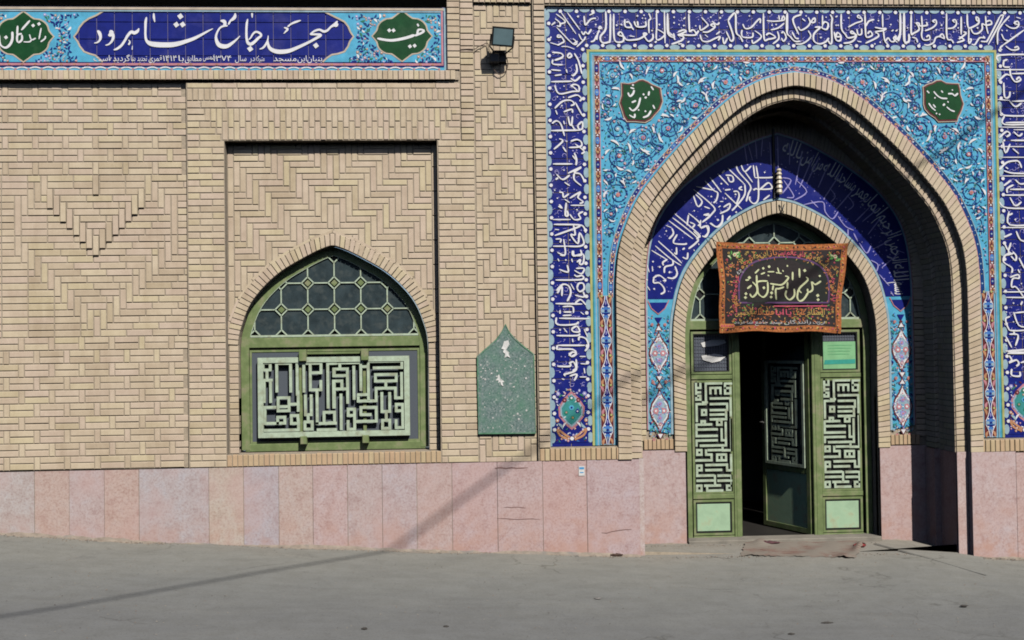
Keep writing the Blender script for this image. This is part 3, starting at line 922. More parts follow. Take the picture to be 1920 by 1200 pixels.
# ---- tiles of the inscription band
def tile_piece(U, V, w, h, W, parent, mat):
    o = link('tile', brick_mesh(w, h, mat, 4, .5, 'tile'), parent, P(U, V, W))
    o.rotation_euler = (rp.uniform(-.006, .006), 0, rp.uniform(-.006, .006))
th = (840-BT)/26
for k in range(26):
    for j in range(2):
        for s in (0, 1):
            U = BL+20+40*j; U = U if s == 0 else 2*PC-U
            tile_piece(U, BT+th*(k+.5), 39.2, th-.8, 4, gate, BLUE)
nt_ = 25; tw = (BR-BL-2*BW)/nt_
for k in range(nt_):
    for j in range(2): tile_piece(BL+BW+tw*(k+.5), BT+20.5+41*j, tw-.8, 40.2, 4, gate, BLUE)
T = 3.2                                                # plane of the painted glaze
# scalloped edges with dots
e = MB()
def edge_line(a, b_, inward, step, W):
    """pale scallops and dots along an edge"""
    L = math.hypot(b_[0]-a[0], b_[1]-a[1]); n = round(L/step); dx, dy = (b_[0]-a[0])/L, (b_[1]-a[1])/L
    for k in range(n):
        t = (k+.5)*L/n
        U, V = a[0]+dx*t, a[1]+dy*t
        e.dot(U+inward[0]*2, V+inward[1]*2, 10, W, 0, 10, asp=.55, rot=math.atan2(dy, dx))
        t = k*L/n
        e.dot(a[0]+dx*t+inward[0]*5.5, a[1]+dy*t+inward[1]*5.5, 3.6, W-.5, 1, 6)
ED = 0
edge_line((BL+3, BT), (BL+3, 838), (1, 0), 31, T); edge_line((BR-3, BT), (BR-3, 838), (-1, 0), 31, T)
edge_line((BL, BT+2), (BR, BT+2), (0, 1), 31, T)
edge_line((BL+BW-2, BT+BW), (BL+BW-2, 838), (-1, 0), 31, T); edge_line((BR-BW+2, BT+BW), (BR-BW+2, 838), (1, 0), 31, T)
edge_line((BL+BW, BT+BW-2), (BR-BW, BT+BW-2), (0, -1), 31, T)
for (x0, y0, x1, y1) in ((BL, BT, BL+3.5, 838), (BR-3.5, BT, BR, 838), (BL, BT, BR, BT+2.5)):
    e.face([(x0, y0, T-1), (x1, y0, T-1), (x1, y1, T-1), (x0, y1, T-1)], 0)
e.build('scalloped_edge', [PALE, WHITE], gate)
# thin coloured fillets between band and spandrel: olive, dark teal, turquoise
fr = MB()
def frame_u(o, w, W, m):
    """three-sided frame at distance o inside the inscription band"""
    l, r, t_ = BL+BW+o, BR-BW-o, BT+BW+o
    fr.box(l, t_, l+w, 838, W, 5, m); fr.box(r-w, t_, r, 838, W, 5, m); fr.box(l+w, t_, r-w, t_+w, W, 5, m)
frame_u(0, 4.2, 2.6, 0); frame_u(4.2, 2.6, 2.9, 1); frame_u(6.8, 3.0, 2.5, 2); frame_u(9.8, 2.2, 2.9, 3)
fr.build('tile_fillet', [YELLOW, TEAL, TURQ, PALE], gate)
# spandrels: turquoise ground above the arch
IN = 12.0
sl, sr, stp = BL+BW+IN, BR-BW-IN, BT+BW+IN
sp = MB()
fa = both([(x, y) for x, y in A1 if y < 839], PC)
sp.strip([(max(sl, min(sr, x)), y) for x, y in fa], [(max(sl, min(sr, x)), stp) for x, y in fa], 4, 4)
sp.box(sl, stp, PC-352, 838, 4, 5); sp.box(PC+352, stp, sr, 838, 4, 5)
sp.build('spandrel', TURQ, gate)

# arabesque: spirals, leaves and flowers on the turquoise
ar = MB()
SKYB = glaze('sky_blue_glaze', (.07, .20, .52), tile=False)
MATS = [NAVY, WHITE, PINK, LEAF, LILAC, ORANGE, TURQ, BLUE, PALE, MAROON, SKYB]
inside_sp = lambda U, V, mg: sl+mg+12 < U < PC and stp+mg+3 < V < 560 and (PC-U) > width_at(A1, V)+mg+17 if V > 134 else (sl+mg+12 < U < PC and stp+mg+3 < V)
ML, MR = R(1202, 190, 2), R(1769, 190, 2)
MED = [(ML[0], ML[1], 43), (2*PC-MR[0], MR[1], 43)]
def clear(U, V, mg, side=None):
    return inside_sp(U, V, mg) and all(math.hypot(U-a, V-b_) > r_+mg for k, (a, b_, r_) in enumerate(MED) if side is None or side == k)
def spiral(U, V, r, turns, dirn, a0):
    n = int(18*turns); pts = []
    for k in range(n+1):
        t = k/n; rr = r*(1-t*.86); a = a0+dirn*2*math.pi*turns*t
        pts.append((U+rr*math.cos(a), V+rr*math.sin(a)))
    return pts
def leafshape(m, U, V, L, w, ang, W, mi, curl=.3):
    m.k += .013
    if m.k > .45: m.k = 0
    up, dn = [], []
    for k in range(7):
        t = k/6; x = L*(t-.5); y = curl*L*(t-.5)**2*2
        hw = w*math.sin(math.pi*min(1, t*1.02))**.8*(1-.55*t)
        up.append((x, y-hw)); dn.append((x, y+hw))
    poly = up+dn[::-1]
    m.face([(U+x*math.cos(ang)-y*math.sin(ang), V+x*math.sin(ang)+y*math.cos(ang), W-m.k) for x, y in poly], mi)
def flower(m, U, V, r, W, c1, c2, petals=6):
    for k in range(petals):
        a = 2*math.pi*k/petals
        m.dot(U+r*.55*math.cos(a), V+r*.55*math.sin(a), r*.5, W, c1, 6)
    m.dot(U, V, r*.42, W-.5, c2, 6)
rs = random.Random(21)
def both_sides(fn):
    fn(lambda p: p); fn(lambda p: [(2*PC-q[0], *q[1:]) for q in p])
spir = []
for tries in range(30000):
    r = 26 if tries < 3000 else 19 if tries < 8000 else 13.5 if tries < 16000 else 9
    U, V = rs.uniform(sl, PC), rs.uniform(stp, 500)
    if clear(U, V, r*.95) and all(math.hypot(U-a, V-c) > (r+q)*.97 for a, c, q in spir): spir.append((U, V, r))
for (U, V, r) in spir:
    d_ = rs.choice((1, -1)); a0 = rs.uniform(0, 6.28)
    pts = spiral(U, V, r, 1.9 if r > 12 else 1.3, d_, a0)
    both_sides(lambda f: ar.ribbon(f(pts), 1.7, T, 0))
    near = sorted(spir, key=lambda q: math.hypot(q[0]-U, q[1]-V))[1:3]      # a vine joins neighbouring scrolls
    for (a, c, q) in near:
        vine = catmull([pts[0], ((U+a)/2+rs.uniform(-6, 6), (V+c)/2+rs.uniform(-6, 6)), (a+q*math.cos(a0), c+q*math.sin(a0))], 5)
        if all(clear(x, y, 1) for x, y in vine): both_sides(lambda f: ar.ribbon(f(vine), 1.3, T, 0))
    for s in (0, 1): flower(ar, U if s == 0 else 2*PC-U, V, r*.11+1.4, T-.7, (2, 4, 2, 8)[int(r+U) % 4], (5, 1, 10)[int(U) % 3])
    if r > 11:
        for q, sz in ((0, 1.0), (2.2, .75), (4.1, .6)):
            a = a0+q; x, y = U+r*.97*math.cos(a), V+r*.97*math.sin(a)
            if not clear(x, y, 4): continue
            for k in (0, 1):
                an = a+1.57*d_+.45
                leafshape(ar, x if k == 0 else 2*PC-x, y, r*.75*sz+3, 1.3+r*.06, an if k == 0 else math.pi-an, T-.9, 1, .3 if k == 0 else -.3)
    for k in range(int(r*.9)):
        a = rs.uniform(0, 6.28); rr = r*rs.uniform(.35, .98); x, y = U+rr*math.cos(a), V+rr*math.sin(a); an = a+rs.choice((1.1, 2.0)); c = rs.choice((7, 10, 3, 10, 8, 6, 0, 3)); L = rs.uniform(4, 7)
        if not clear(x, y, 2): continue
        leafshape(ar, x, y, L, 1.3, an, T-.5, c); leafshape(ar, 2*PC-x, y, L, 1.3, math.pi-an, T-.5, c, -.3)
for side in (0, 1):
    placed = []
    for tries in range(9000):
        U, V = rs.uniform(sl, PC), rs.uniform(stp, 548)
        r = 3.1
        if not clear(U, V, r, side) or any(math.hypot(U-a, V-c) < r+q for a, c, q in placed): continue
        placed.append((U, V, 2.4)); an = rs.uniform(0, 6.28)
        c = rs.choice((2, 3, 10, 7, 0, 8, 4, 10, 10, 7, 0, 3, 1, 8)); q = rs.uniform(1.4, 2.4)
        X_ = U if side == 0 else 2*PC-U
        if c in (2, 4): flower(ar, X_, V, q+.3, T-.4, c, 1, 5)
        else: leafshape(ar, X_, V, q*3, q*.65, an, T-.3, c)
ar.build('floral_pattern', MATS, gate, kind='stuff')

# flower borders: straight strips inside the fillets and along the arch
fb = MB()
def motif_strip(path, w, W, ground_m, period=62, edge=2, edge2=8):
    """strip with blue lozenges and orange and white lilies, run along a path"""
    L = plen(path); n = max(2, round(L/period)); per = L/n
    S = resample(path, max(8, int(L/6)))
    fb.ribbon(S, w, W, ground_m); 
    for (o, mm) in ((w/2-.6, edge), (-w/2+.6, edge2)):
        ln = []
        for k, p in enumerate(S):
            a = S[max(k-1, 0)]; c = S[min(k+1, len(S)-1)]; l_ = math.hypot(c[0]-a[0], c[1]-a[1]) or 1
            ln.append((p[0]-(c[1]-a[1])/l_*o, p[1]+(c[0]-a[0])/l_*o))
        fb.ribbon(ln, 1.5, W-.5, mm)
    Q = resample(path, n*8)
    def at(t, o):
        k = min(len(Q)-2, int(t*(len(Q)-1))); f = t*(len(Q)-1)-k
        a, c = Q[k], Q[k+1]; l_ = math.hypot(c[0]-a[0], c[1]-a[1]) or 1
        return a[0]+(c[0]-a[0])*f-(c[1]-a[1])/l_*o, a[1]+(c[1]-a[1])*f+(c[0]-a[0])/l_*o, math.atan2(c[1]-a[1], c[0]-a[0])
    h = w*.5
    for k in range(n):
        c = (k+.5)/n; e_ = 1/n
        U, V, an = at(c, 0); fb.dot(U, V, per*.16, W-.6, 7 if k % 2 else 12, 8, asp=h*.75/(per*.16), rot=an); fb.dot(U, V, h*.34, W-1.1, 8, 6)
        for s in (-1, 1):
            U, V, an = at(min(.999, c+s*e_*.22), 0); fb.dot(U, V, h*.5, W-.7, 1, 3, ang=0 if s > 0 else math.pi, rot=an)
            for o in (-.5, .5):
                U, V, an = at(max(.001, min(.999, c+s*e_*.36)), o*h); leafshape(fb, U, V, per*.24, h*.34, an+s*o*.5, W-.8, 5 if (k+s) % 3 else 2)
                U, V, an = at(max(.001, min(.999, c+s*e_*.30)), o*h*1.25); fb.dot(U, V, h*.2, W-1.0, 1, 5)
        U, V, an = at(min(.999, max(.001, (k+.02)/n)), 0); flower(fb, U, V, h*.5, W-.7, 5, 11, 5)
FB = [NAVY, WHITE, PINK, LEAF, LILAC, ORANGE, TURQ, BLUE, PALE, MAROON, TEAL, YELLOW, SKYB]
c_ = 18.0
motif_strip([(BL+BW+c_, 560), (BL+BW+c_, BT+BW+c_-5)], 11, T-.2, 9, 46)
motif_strip([(BR-BW-c_, BT+BW+c_-5), (BR-BW-c_, 560)], 11, T-.2, 9, 46)
motif_strip([(BL+BW+c_+5, BT+BW+c_-.5), (BR-BW-c_-5, BT+BW+c_-.5)], 11, T-.2, 9, 31)
ao = both([p for p in offset(A1, -8.5) if p[1] < 566], PC)
motif_strip(ao, 10, T-.6, 0, 38)
cy = MB(); al = both([p for p in offset(A1, -2.2) if p[1] < 838], PC); cy.ribbon(resample(al, 160), 3.4, T-1.6); cy.build('cyan_border', TURQ, gate)
for s in (-1, 1):
    U = PC+s*(352+4+14.5); h = 12.0
    fb.ribbon([(U, 837), (U, 700), (U, 556)], 27, T-.7, 8)
    fb.ribbon([(U, 835), (U, 700), (U, 557)], 23.5, T-1.2, 9)
    per = 56.0
    for k in range(5):
        V0 = 557+per*k
        for q in (-1, 1):                              # amber lilies beside the waists
            for dv in (7, per-7): leafshape(fb, U+q*h*.68, V0+dv, 15, 3.3, q*(1.2 if dv > 20 else -1.2), T-1.8, 5 if (k+q) % 2 else 2)
            fb.dot(U+q*h*.62, V0, 2.6, T-2.3, 11, 5)
        prof_ = [(0, 1.6), (.12, 2.2), (.25, 4.2), (.36, 7.2), (.43, 9.2), (.57, 9.2), (.64, 7.2), (.75, 4.2), (.88, 2.2), (1, 1.6)]
        lft = [(U-w_, V0+per*t_) for t_, w_ in prof_]; rgt = [(U+w_, V0+per*t_) for t_, w_ in prof_]
        for z in range(len(prof_)-1): fb.face([(*lft[z], T-2.4), (*rgt[z], T-2.4), (*rgt[z+1], T-2.4), (*lft[z+1], T-2.4)], 7 if z % 3 else 12)
        fb.ribbon(lft, 1.4, T-2.5, 1); fb.ribbon(rgt, 1.4, T-2.5, 1)
        fb.face([(U-9, V0+per*.43, T-3.1), (U+9, V0+per*.43, T-3.1), (U+9, V0+per*.57, T-3.1), (U-9, V0+per*.57, T-3.1)], 12)
        for q in (-1, 1): fb.dot(U+q*6, V0+per*.5, 3.4, T-3.2, 8, 6); fb.dot(U+q*5, V0+per*.36, 1.7, T-3.2, 1, 5); fb.dot(U+q*5, V0+per*.64, 1.7, T-3.2, 1, 5)
        fb.dot(U, V0+per*.5, 3, T-3.3, 7, 4); leafshape(fb, U, V0+per*.24, 9, 1.6, math.pi/2, T-3.2, 4); leafshape(fb, U, V0+per*.78, 9, 1.6, math.pi/2, T-3.2, 8)
fb.build('flower_border', FB, gate, kind='stuff')

# foot of the inscription bands: a vase of flowers
for s in (0, 1):
    vs = MB()
    U0 = BL+41 if s == 0 else BR-41
    vs.face([(U0-31, 728, T-.1), (U0+31, 728, T-.1), (U0+31, 832, T-.1), (U0-31, 832, T-.1)], 7)
    poly = [(0, 735), (14, 748), (25, 765), (24, 782), (10, 800), (0, 808)]
    for sc, mi, dz in ((1.0, 2, .3), (.86, 8, .45), (.74, 10, .6)):
        pl = [(x*sc, 772+(y-772)*sc) for x, y in poly]
        vs.face([(U0+x, y, T-dz) for x, y in pl]+[(U0-x, y, T-dz) for x, y in reversed(pl[1:-1])], mi)
    for a, c, r_, c1, c2 in ((0, 748, 5, 3, 1), (-13, 752, 4.5, 9, 2), (13, 752, 4.5, 9, 2), (0, 766, 5, 6, 7), (-10, 775, 4, 3, 2), (11, 773, 4, 7, 1), (2, 785, 4, 3, 5)):
        flower(vs, U0+a, c, r_, T-.9, c1, c2)
    for q in (-1, 1):
        vs.ribbon(catmull([(U0+q*4, 822), (U0+q*14, 816), (U0+q*27, 806), (U0+q*22, 818), (U0+q*5, 826)], 4), 4, T-.9, 5)
        leafshape(vs, U0+q*20, 800, 16, 3, -q*.9 if q < 0 else math.pi+.9, T-1.1, 8); leafshape(vs, U0+q*14, 797, 14, 2.4, q*.9, T-1.1, 1)
        flower(vs, U0+q*25, 740, 4, T-.9, 4, 1); flower(vs, U0+q*27, 790, 3.5, T-.9, 5, 1)
        leafshape(vs, U0+q*20, 743, 10, 2, q*.6, T-1.1, 3)
    vs.dot(U0, 824, 4, T-1.2, 1, 6)
    for k in range(150):
        x, y = rs.uniform(-29, 29), rs.uniform(731, 829)
        if (x/25)**2+((y-772)/38)**2 < 1.05 and rs.random() < .75: continue
        c = rs.choice((1, 2, 5, 8, 3, 12, 4, 9)); 
        if c in (2, 5, 4): flower(vs, U0+x, y, rs.uniform(1.6, 2.6), T-.8, c, 1, 5)
        else: leafshape(vs, U0+x, y, rs.uniform(4, 7), 1.3, rs.uniform(0, 6.28), T-.7, c)
    vs.build('vase_motif', FB, gate)

# ---- lettering of the band, traced stroke by stroke
T1 = '''30: 180 130 300 220 310 260 250 280 240 315; 26: 250 100 480 430; 28: 350 110 540 370; 30: 165 200 235 260 240 315 190 305; 28: 190 330 420 570 490 575 470 530 430 500; 26: 170 250 110 300; 30: 215 440 200 480 260 470 215 440; 260 470 300 540 260 570 200 600;
22: 90 560 230 600; 90 500 110 470; 20: 260 620 350 620 460 660; 330 360 335 385; 30: 560 390 590 440 620 400 660 430 690 390 710 360; 26: 520 430 560 510 600 520 620 470; 600 520 490 625; 480 560 500 540 440 580; 30: 600 160 610 260 625 295 700 210 780 195; 24: 680 150 760 110; d 510 170 24; d 775 290 20;
36: 925 90 925 350 850 460 850 530 890 565 960 555 990 510 995 130; 30: 840 310 820 350 860 340 840 310; 830 370 800 440 790 520; 700 548 750 530 790 450; 34: 1045 130 1045 400 1070 540 1180 545 1190 470 1150 400 1110 440 1190 470; 1210 210 1220 320 1310 325 1270 250 1230 260; 1310 325 1345 370; 1350 240 1390 320 1520 315 1520 240; 1400 240 1410 310;
d 1400 160 22; d 1500 150 18; d 1475 195 16; d 1520 200 16; 34: 1200 470 1240 520 1340 520 1440 500 1540 430 1490 430 1560 540 1630 500 1630 430; 30: 1570 120 1600 200 1570 240 1575 420; 1685 110 1690 300 1690 520 1810 440 1700 360; 1660 560 1690 540; 1805 90 1815 560; 1850 120 1860 250 1870 420 1920 450; d 1730 290 20; d 1620 380 18; 20: 1280 460 1360 470; d 1090 300 22; d 1160 290 20'''
T2 = '''30: 45 130 55 570; 90 120 95 420 190 480 180 420; 190 480 200 520; 28: 110 400 180 460; 34: 410 130 420 400; 250 400 330 370 370 390 290 430 250 450 330 470 300 530 150 585; 300 440 420 450 520 440 480 370 420 400; 520 440 560 380; d 190 180 20; d 190 265 20; d 335 305 20; d 265 290 16; d 515 310 16;
30: 600 180 690 280 690 310 590 375 575 300; 32: 620 400 700 400 800 330 780 280 740 300 800 330; 760 240 830 290 870 260; d 880 190 22; d 740 180 18; d 820 120 14; 30: 580 440 610 530 700 545 800 500 880 470 850 530; 920 480 940 580 990 490; 970 390 1030 520;
36: 1000 230 1060 400 1080 500 1050 540 1020 510; 1000 230 1050 160 1110 130 1120 400 1180 470 1220 550; 30: 1210 370 1200 430 1230 480 1360 480 1370 410; 1280 420 1290 415; 1220 280 1260 350 1350 330 1420 250 1480 200 1480 270; 1400 380 1500 470 1380 570 1360 520; 34: 1530 120 1540 500 1600 510 1710 480 1620 420 1570 450;
28: 1580 230 1700 240 1840 220 1830 160 1800 220; 1760 150 1770 220; 1640 370 1750 340 1840 270; 30: 1740 390 1760 500 1670 580; 1800 420 1830 400 1870 480 1830 540 1800 490; d 1660 300 18; d 1720 290 18; d 1320 160 18; 30: 1890 110 1890 400; 24: 650 440 700 480; 820 440 880 390; 330 210 360 180; 250 580 310 580; 390 560 420 540'''
T3 = '''34: 120 130 120 400 170 470 240 540 320 540; 200 400 250 490 300 500; 340 140 210 210 300 440; 30: 290 320 330 375 420 330 470 260 440 180; 350 200 400 240; 500 220 540 190 540 250 490 260 500 220; 28: 440 380 480 460 430 530 340 580 250 580; 34: 540 330 620 330 560 390 520 450 530 540 610 580 700 550 750 490; 640 320 660 350 720 360 740 280 690 250 650 290; 28: 655 150 655 320;
34: 770 140 800 200 790 300 795 540 770 580 740 530; 830 400 860 520 920 530 930 460 880 410 860 470 930 470; 935 130 940 350 1000 440 1040 490 1150 460 1100 390 1080 420 1160 440 1130 520 1060 560 970 570; 28: 1040 330 1150 270 1250 230 1200 150 1180 180 1230 200; 30: 1170 360 1190 440 1240 430 1240 350; 32: 1290 130 1300 400 1320 480 1400 450 1370 390 1330 430; 1300 320 1350 240 1430 215; 1490 220 1500 240; 1440 330 1540 350 1610 350 1560 380 1450 400 1490 430 1480 480 1300 570;
30: 1555 130 1560 330; 1570 380 1590 530 1650 600; 1600 540 1640 490 1680 540 1730 540 1760 460 1720 500 1780 560; 40: 1820 110 1820 420 1790 540; 1880 110 1885 500 1900 570 1920 560; d 410 160 16; d 660 90 18; d 860 300 18; d 890 300 18; d 150 580 22; d 1050 190 18; d 1680 290 18; d 1520 555 18; d 1440 580 18; d 630 485 20; d 710 180 16; 24: 850 180 880 160; 1690 390 1720 370; 1750 390 1780 370; 1180 540 1240 550; 1060 580 1100 600'''
T4 = '''40: 60 120 60 420 0 520; 115 120 115 450 130 550 190 540 190 430; 34: 225 140 225 420 260 420 340 370 330 310 300 270 340 270 360 310 460 300 450 250; 32: 240 480 300 500 320 560; 240 440 250 420; 30: 380 160 390 350 380 450 410 520 500 510 490 450 450 480; 540 240 590 220 600 280 540 340 430 385; 540 240 580 260; 420 590 480 600 560 560 590 490 650 470 720 500 690 430 640 480;
34: 755 120 760 480 830 520 860 570; 30: 840 230 890 220 900 290 850 340 770 350; 840 230 880 260; 34: 975 170 975 440; 940 510 1050 420 1010 400; 940 470 1020 520 910 560; 1065 130 1080 330 1180 310 1240 260 1230 190 1200 180 1210 230 1240 230; 30: 1090 340 1090 570 1130 510 1100 510; 1130 580 1180 590 1250 490 1330 490 1300 460; 32: 1120 350 1160 420 1230 420 1290 360 1290 280 1350 300 1430 280 1410 230 1340 250; 28: 1340 160 1350 300 1380 430;
30: 1270 540 1340 545 1380 510 1560 160; 1380 590 1600 180 1560 160; 1600 270 1700 160; 1520 590 1525 400 1600 270; 1640 290 1720 340 1800 340 1840 290 1820 240 1770 270 1830 290; 26: 1580 430 1620 510 1680 530; 32: 1640 610 1730 670 1830 660 1820 620 1770 640; 1600 600 1920 370; 1600 600 1560 640 1590 670; d 1220 340 20; d 600 370 18; d 170 340 18; d 680 300 20; d 930 340 18; d 1590 380 16; d 1660 380 16; d 860 400 16; d 740 580 16; d 350 580 16; 20: 1800 180 1870 200'''
L1 = '''24: 120 50 220 60 240 100 150 140 240 110; 130 130 130 180 240 190; 22: 110 245 220 255; 150 310 230 300; 26: 290 90 320 60 340 90 310 110 290 90; 370 60 420 150 455 290; 390 180 400 260 360 310 340 300; 330 340 380 370 440 320; 110 380 350 375; 24: 150 420 200 515 350 490 420 490; 330 430 370 410 420 430 420 490 360 440 330 430; 300 560 400 530 450 570 430 600; 150 680 240 600 330 590 370 630 330 650; 380 610 460 760;
250 720 340 690 350 730; 300 770 320 860 340 860 350 770; 340 860 380 930; 410 870 460 830 460 910 420 910 410 870; 28: 110 930 440 925; 24: 120 850 170 820 220 860 260 990; 200 1020 240 1050 140 1140; 330 1050 400 1030 450 1060 440 1110 310 1120; 380 1080 480 1160 450 1190; 240 1110 280 1170; d 230 650 14; d 285 1050 12; d 255 430 12; d 180 550 12; d 250 555 12; 18: 250 820 260 860; 160 700 180 750; 280 240 290 280'''
L2 = '''26: 130 165 350 165; 370 40 395 110 390 180; 350 70 400 130; 300 270 450 200 370 260 440 280 490 370; 370 270 370 340 450 410; 170 280 240 340 320 290; 160 340 190 320; 260 370 320 410; 24: 200 480 240 490 250 540 310 500; 320 550 440 480 410 540 470 590 430 610; 260 560 320 600; 28: 280 600 270 740 300 740 290 690; 190 640 230 660 200 620; 20: 130 790 330 790; 330 630 490 630; 24: 470 700 420 730 440 780 370 790 320 730;
26: 140 845 420 850 480 880 500 940; 150 970 400 880 430 860; 360 850 380 960 330 960 410 1060 430 940 480 1050 430 1090 300 1090; 22: 130 1090 300 1090; 160 1010 220 1010 210 1050; 250 1010 270 1180 210 1190; 24: 360 1140 370 1190 450 1190 440 1130; d 255 235 12; d 320 1020 12; d 180 550 12; d 400 680 14; d 150 460 12; 16: 150 900 200 905'''
L3 = '''24: 180 20 260 50 270 0; 350 0 360 60 470 40 470 140 430 150 440 100 400 130; 390 200 480 200 450 260 370 220; 26: 160 330 450 325 460 280 400 290 370 270; 200 210 300 240 290 160; 170 450 240 380 310 400 330 480 290 570; 180 480 230 400 230 510; 400 420 420 370 470 370 480 430 430 460 400 420; 380 500 480 520 470 460; 380 590 440 550 500 610; 28: 160 595 460 600; 24: 240 630 350 630 360 700; 250 690 340 690; 240 730 340 725;
26: 200 760 540 765; 170 750 180 830 370 830 420 800; 22: 210 670 210 710; 26: 340 880 400 850 430 910 360 910 340 880; 170 955 400 955 430 930; 420 1010 430 970 500 990 530 1070 490 1130; 28: 180 1065 490 1065; 170 1110 180 1065; 170 1110 350 1110 390 1160 340 1190 310 1150; d 275 105 14; d 210 890 16; 18: 185 90 200 120; 340 90 350 130; 250 870 290 920; 440 690 480 720; 330 370 370 440; 480 880 520 970; 350 990 355 1030'''
L4 = '''26: 310 100 350 60 390 80 340 110; 310 190 360 170 390 240 350 270; 28: 180 220 320 220 320 180; 26: 250 310 300 300 390 260 390 140; 320 330 400 310 370 380; 250 310 270 330; 18: 430 110 500 110; 440 190 520 195; 480 240 490 300; 430 340 510 340; 260 370 230 360; d 210 285 10'''
R1 = '''26: 250 150 270 80 740 75; 310 150 310 210 380 215; 300 150 350 130; 20: 220 245 740 245; 26: 380 230 390 310 440 380 500 360 480 330 450 360; 740 280 400 290; 250 375 330 300 380 310; 310 390 320 550 370 550 380 490; 370 590 440 660 510 620; 400 600 740 590; 270 640 270 690 330 760 740 760; 320 760 320 860 740 850; 330 840 740 835; 16: 240 580 380 590; 250 890 740 895; 420 920 740 920;
26: 260 1010 340 940 380 970 340 1000; 420 940 480 990 520 960; 300 1050 330 1180 380 1080; 390 1040 740 1040; 310 1050 320 1030; 410 1130 480 1190; 16: 240 1110 740 1110; d 400 180 12; d 420 510 12; d 250 310 12; 24: 560 130 620 200 700 150; 580 340 600 450 690 430; 560 660 640 720 700 640; 560 940 620 1000 690 950'''
R2 = '''16: 270 90 740 90; 26: 260 230 340 150 430 130 480 140 510 210; 310 240 430 270 740 270; 330 200 360 220; 16: 260 300 740 300; 26: 310 410 390 350; 440 340 500 390 600 370; 350 490 350 440 420 400; 380 450 740 450; 24: 310 515 740 515; 380 540 440 635 510 590; 260 590 350 660 740 660; 26: 370 700 380 850 740 840; 370 740 410 720; d 440 790 16; d 300 800 12; 18: 280 880 740 880;
26: 310 990 400 950; 450 920 500 1020 600 1040; 320 1060 360 1130 390 1050; 360 1120 370 1170; 340 1190 420 1170; 24: 560 130 650 180 700 120; 600 560 660 610 710 540; 580 730 640 790 700 720; 600 930 680 980'''
R3 = '''26: 390 20 320 60 310 130 400 190 400 250; 390 60 440 110 450 60 410 10; 480 80 540 200; 24: 380 300 470 270 480 310 420 310 400 350 400 410 450 410 540 530; 470 210 490 250; 22: 300 465 740 460; 330 525 740 530; 24: 500 610 520 570; 420 690 480 840 600 860; 380 740 330 770 360 870 410 900 640 890; 430 700 640 680; 26: 330 960 400 1090; 370 940 470 950 440 1070; 420 890 430 940; 360 1140 740 1145;
d 420 590 14; d 420 800 12; d 340 690 12; d 510 370 12; d 340 1070 12; 24: 580 100 660 200 700 120; 600 320 680 380 720 300; 590 600 660 640 700 580; 560 960 640 1060 700 980'''
R4 = '''28: 330 50 740 20; 350 75 740 70; 370 100 400 150 370 180 450 150 480 190 450 220; 400 250 400 320 490 330 490 280; 500 180 640 140; 24: 560 220 620 300 690 250; 600 110 680 160'''
for name_, data in (('top', ((1020, 10, 8, T1), (1240, 10, 8, T2), (1460, 10, 8, T3), (1680, 10, 8, T4))),
                    ('left', ((1015, 90, 6, L1), (1015, 280, 6, L2), (1015, 470, 6, L3), (1015, 650, 6, L4))),
                    ('right', ((1830, 90, 6, R1), (1830, 280, 6, R2), (1830, 470, 6, R3), (1830, 650, 6, R4)))):
    m = MB()
    for ox, oy, sc, s in data: strokes(m, s, ox, oy, sc, 3, T-.9, 0, .6, .80)
    # small vowel marks and scrolls between the letters
    r_ = random.Random(len(data[0][3]))
    for k in range(330 if name_ == 'top' else 260):
        if name_ == 'top': U, V = r_.uniform(BL+12, BR-12), r_.uniform(BT+12, BT+BW-13)
        else:
            U, V = r_.uniform(12, BW-14), r_.uniform(BT+BW, 725); U = BL+U if name_ == 'left' else BR-U
        if k % 7 == 0:
            q = r_.uniform(0, 6.28); m.ribbon([(U+4.5*math.cos(q+j*.7)*(1-j*.06), V+4.5*math.sin(q+j*.7)*(1-j*.06)) for j in range(7)], 1.1, T-.1, 1, None, .5)
        elif k % 3: m.dot(U, V, r_.uniform(.9, 1.7), T-.2, 1, 4, .4)
        else:
            a = r_.uniform(-.9, .1); m.ribbon([(U-3.4*math.cos(a), V-3.4*math.sin(a)), (U+3.4*math.cos(a), V+3.4*math.sin(a))], 1.5, T-.2, 1, None, .5)
    m.build('lettering', [WHITE, LILAC], gate, kind='stuff')

# ---- medallions in the spandrels
def medallion(data, outline, ox, oy, sc):
    m = MB()
    pts = [R(ox+a/sc, oy+c/sc, 2) for a, c in outline]
    cx, cyy = sum(p[0] for p in pts)/len(pts), sum(p[1] for p in pts)/len(pts)
    grow = lambda k: [(cx+(a-cx)*k, cyy+(c-cyy)*k) for a, c in pts]
    m.prism(grow(1.05), 2.0, 4.2, 0); m.prism(grow(1.0), 1.4, 3, 1); m.prism(grow(.93), .9, 3, 2)
    strokes(m, data, ox, oy, sc, 1, .3, 3, .6, 1.0)
    m.build('medallion', [BEIGE, MAROON, GREENG, WHITE], gate)
medallion('30: 520 540 480 680 400 750 340 700; 380 620 450 590; 430 800 420 860 340 820; 690 750 640 830 560 860; 720 660 750 720; 660 440 650 510; 590 550 620 530; 320 460 350 520 400 480 420 420; 690 360 730 420; 560 500 580 480; 360 380 420 400; d 400 340 20; d 600 760 18; d 490 740 16',
          [(220, 310), (330, 320), (430, 300), (500, 262), (560, 255), (640, 290), (700, 330), (840, 390), (850, 480), (872, 600), (830, 720), (740, 820), (690, 880), (600, 930), (440, 915), (310, 915), (260, 840), (240, 770), (190, 620), (225, 500)], 1140, 120, 8.57)
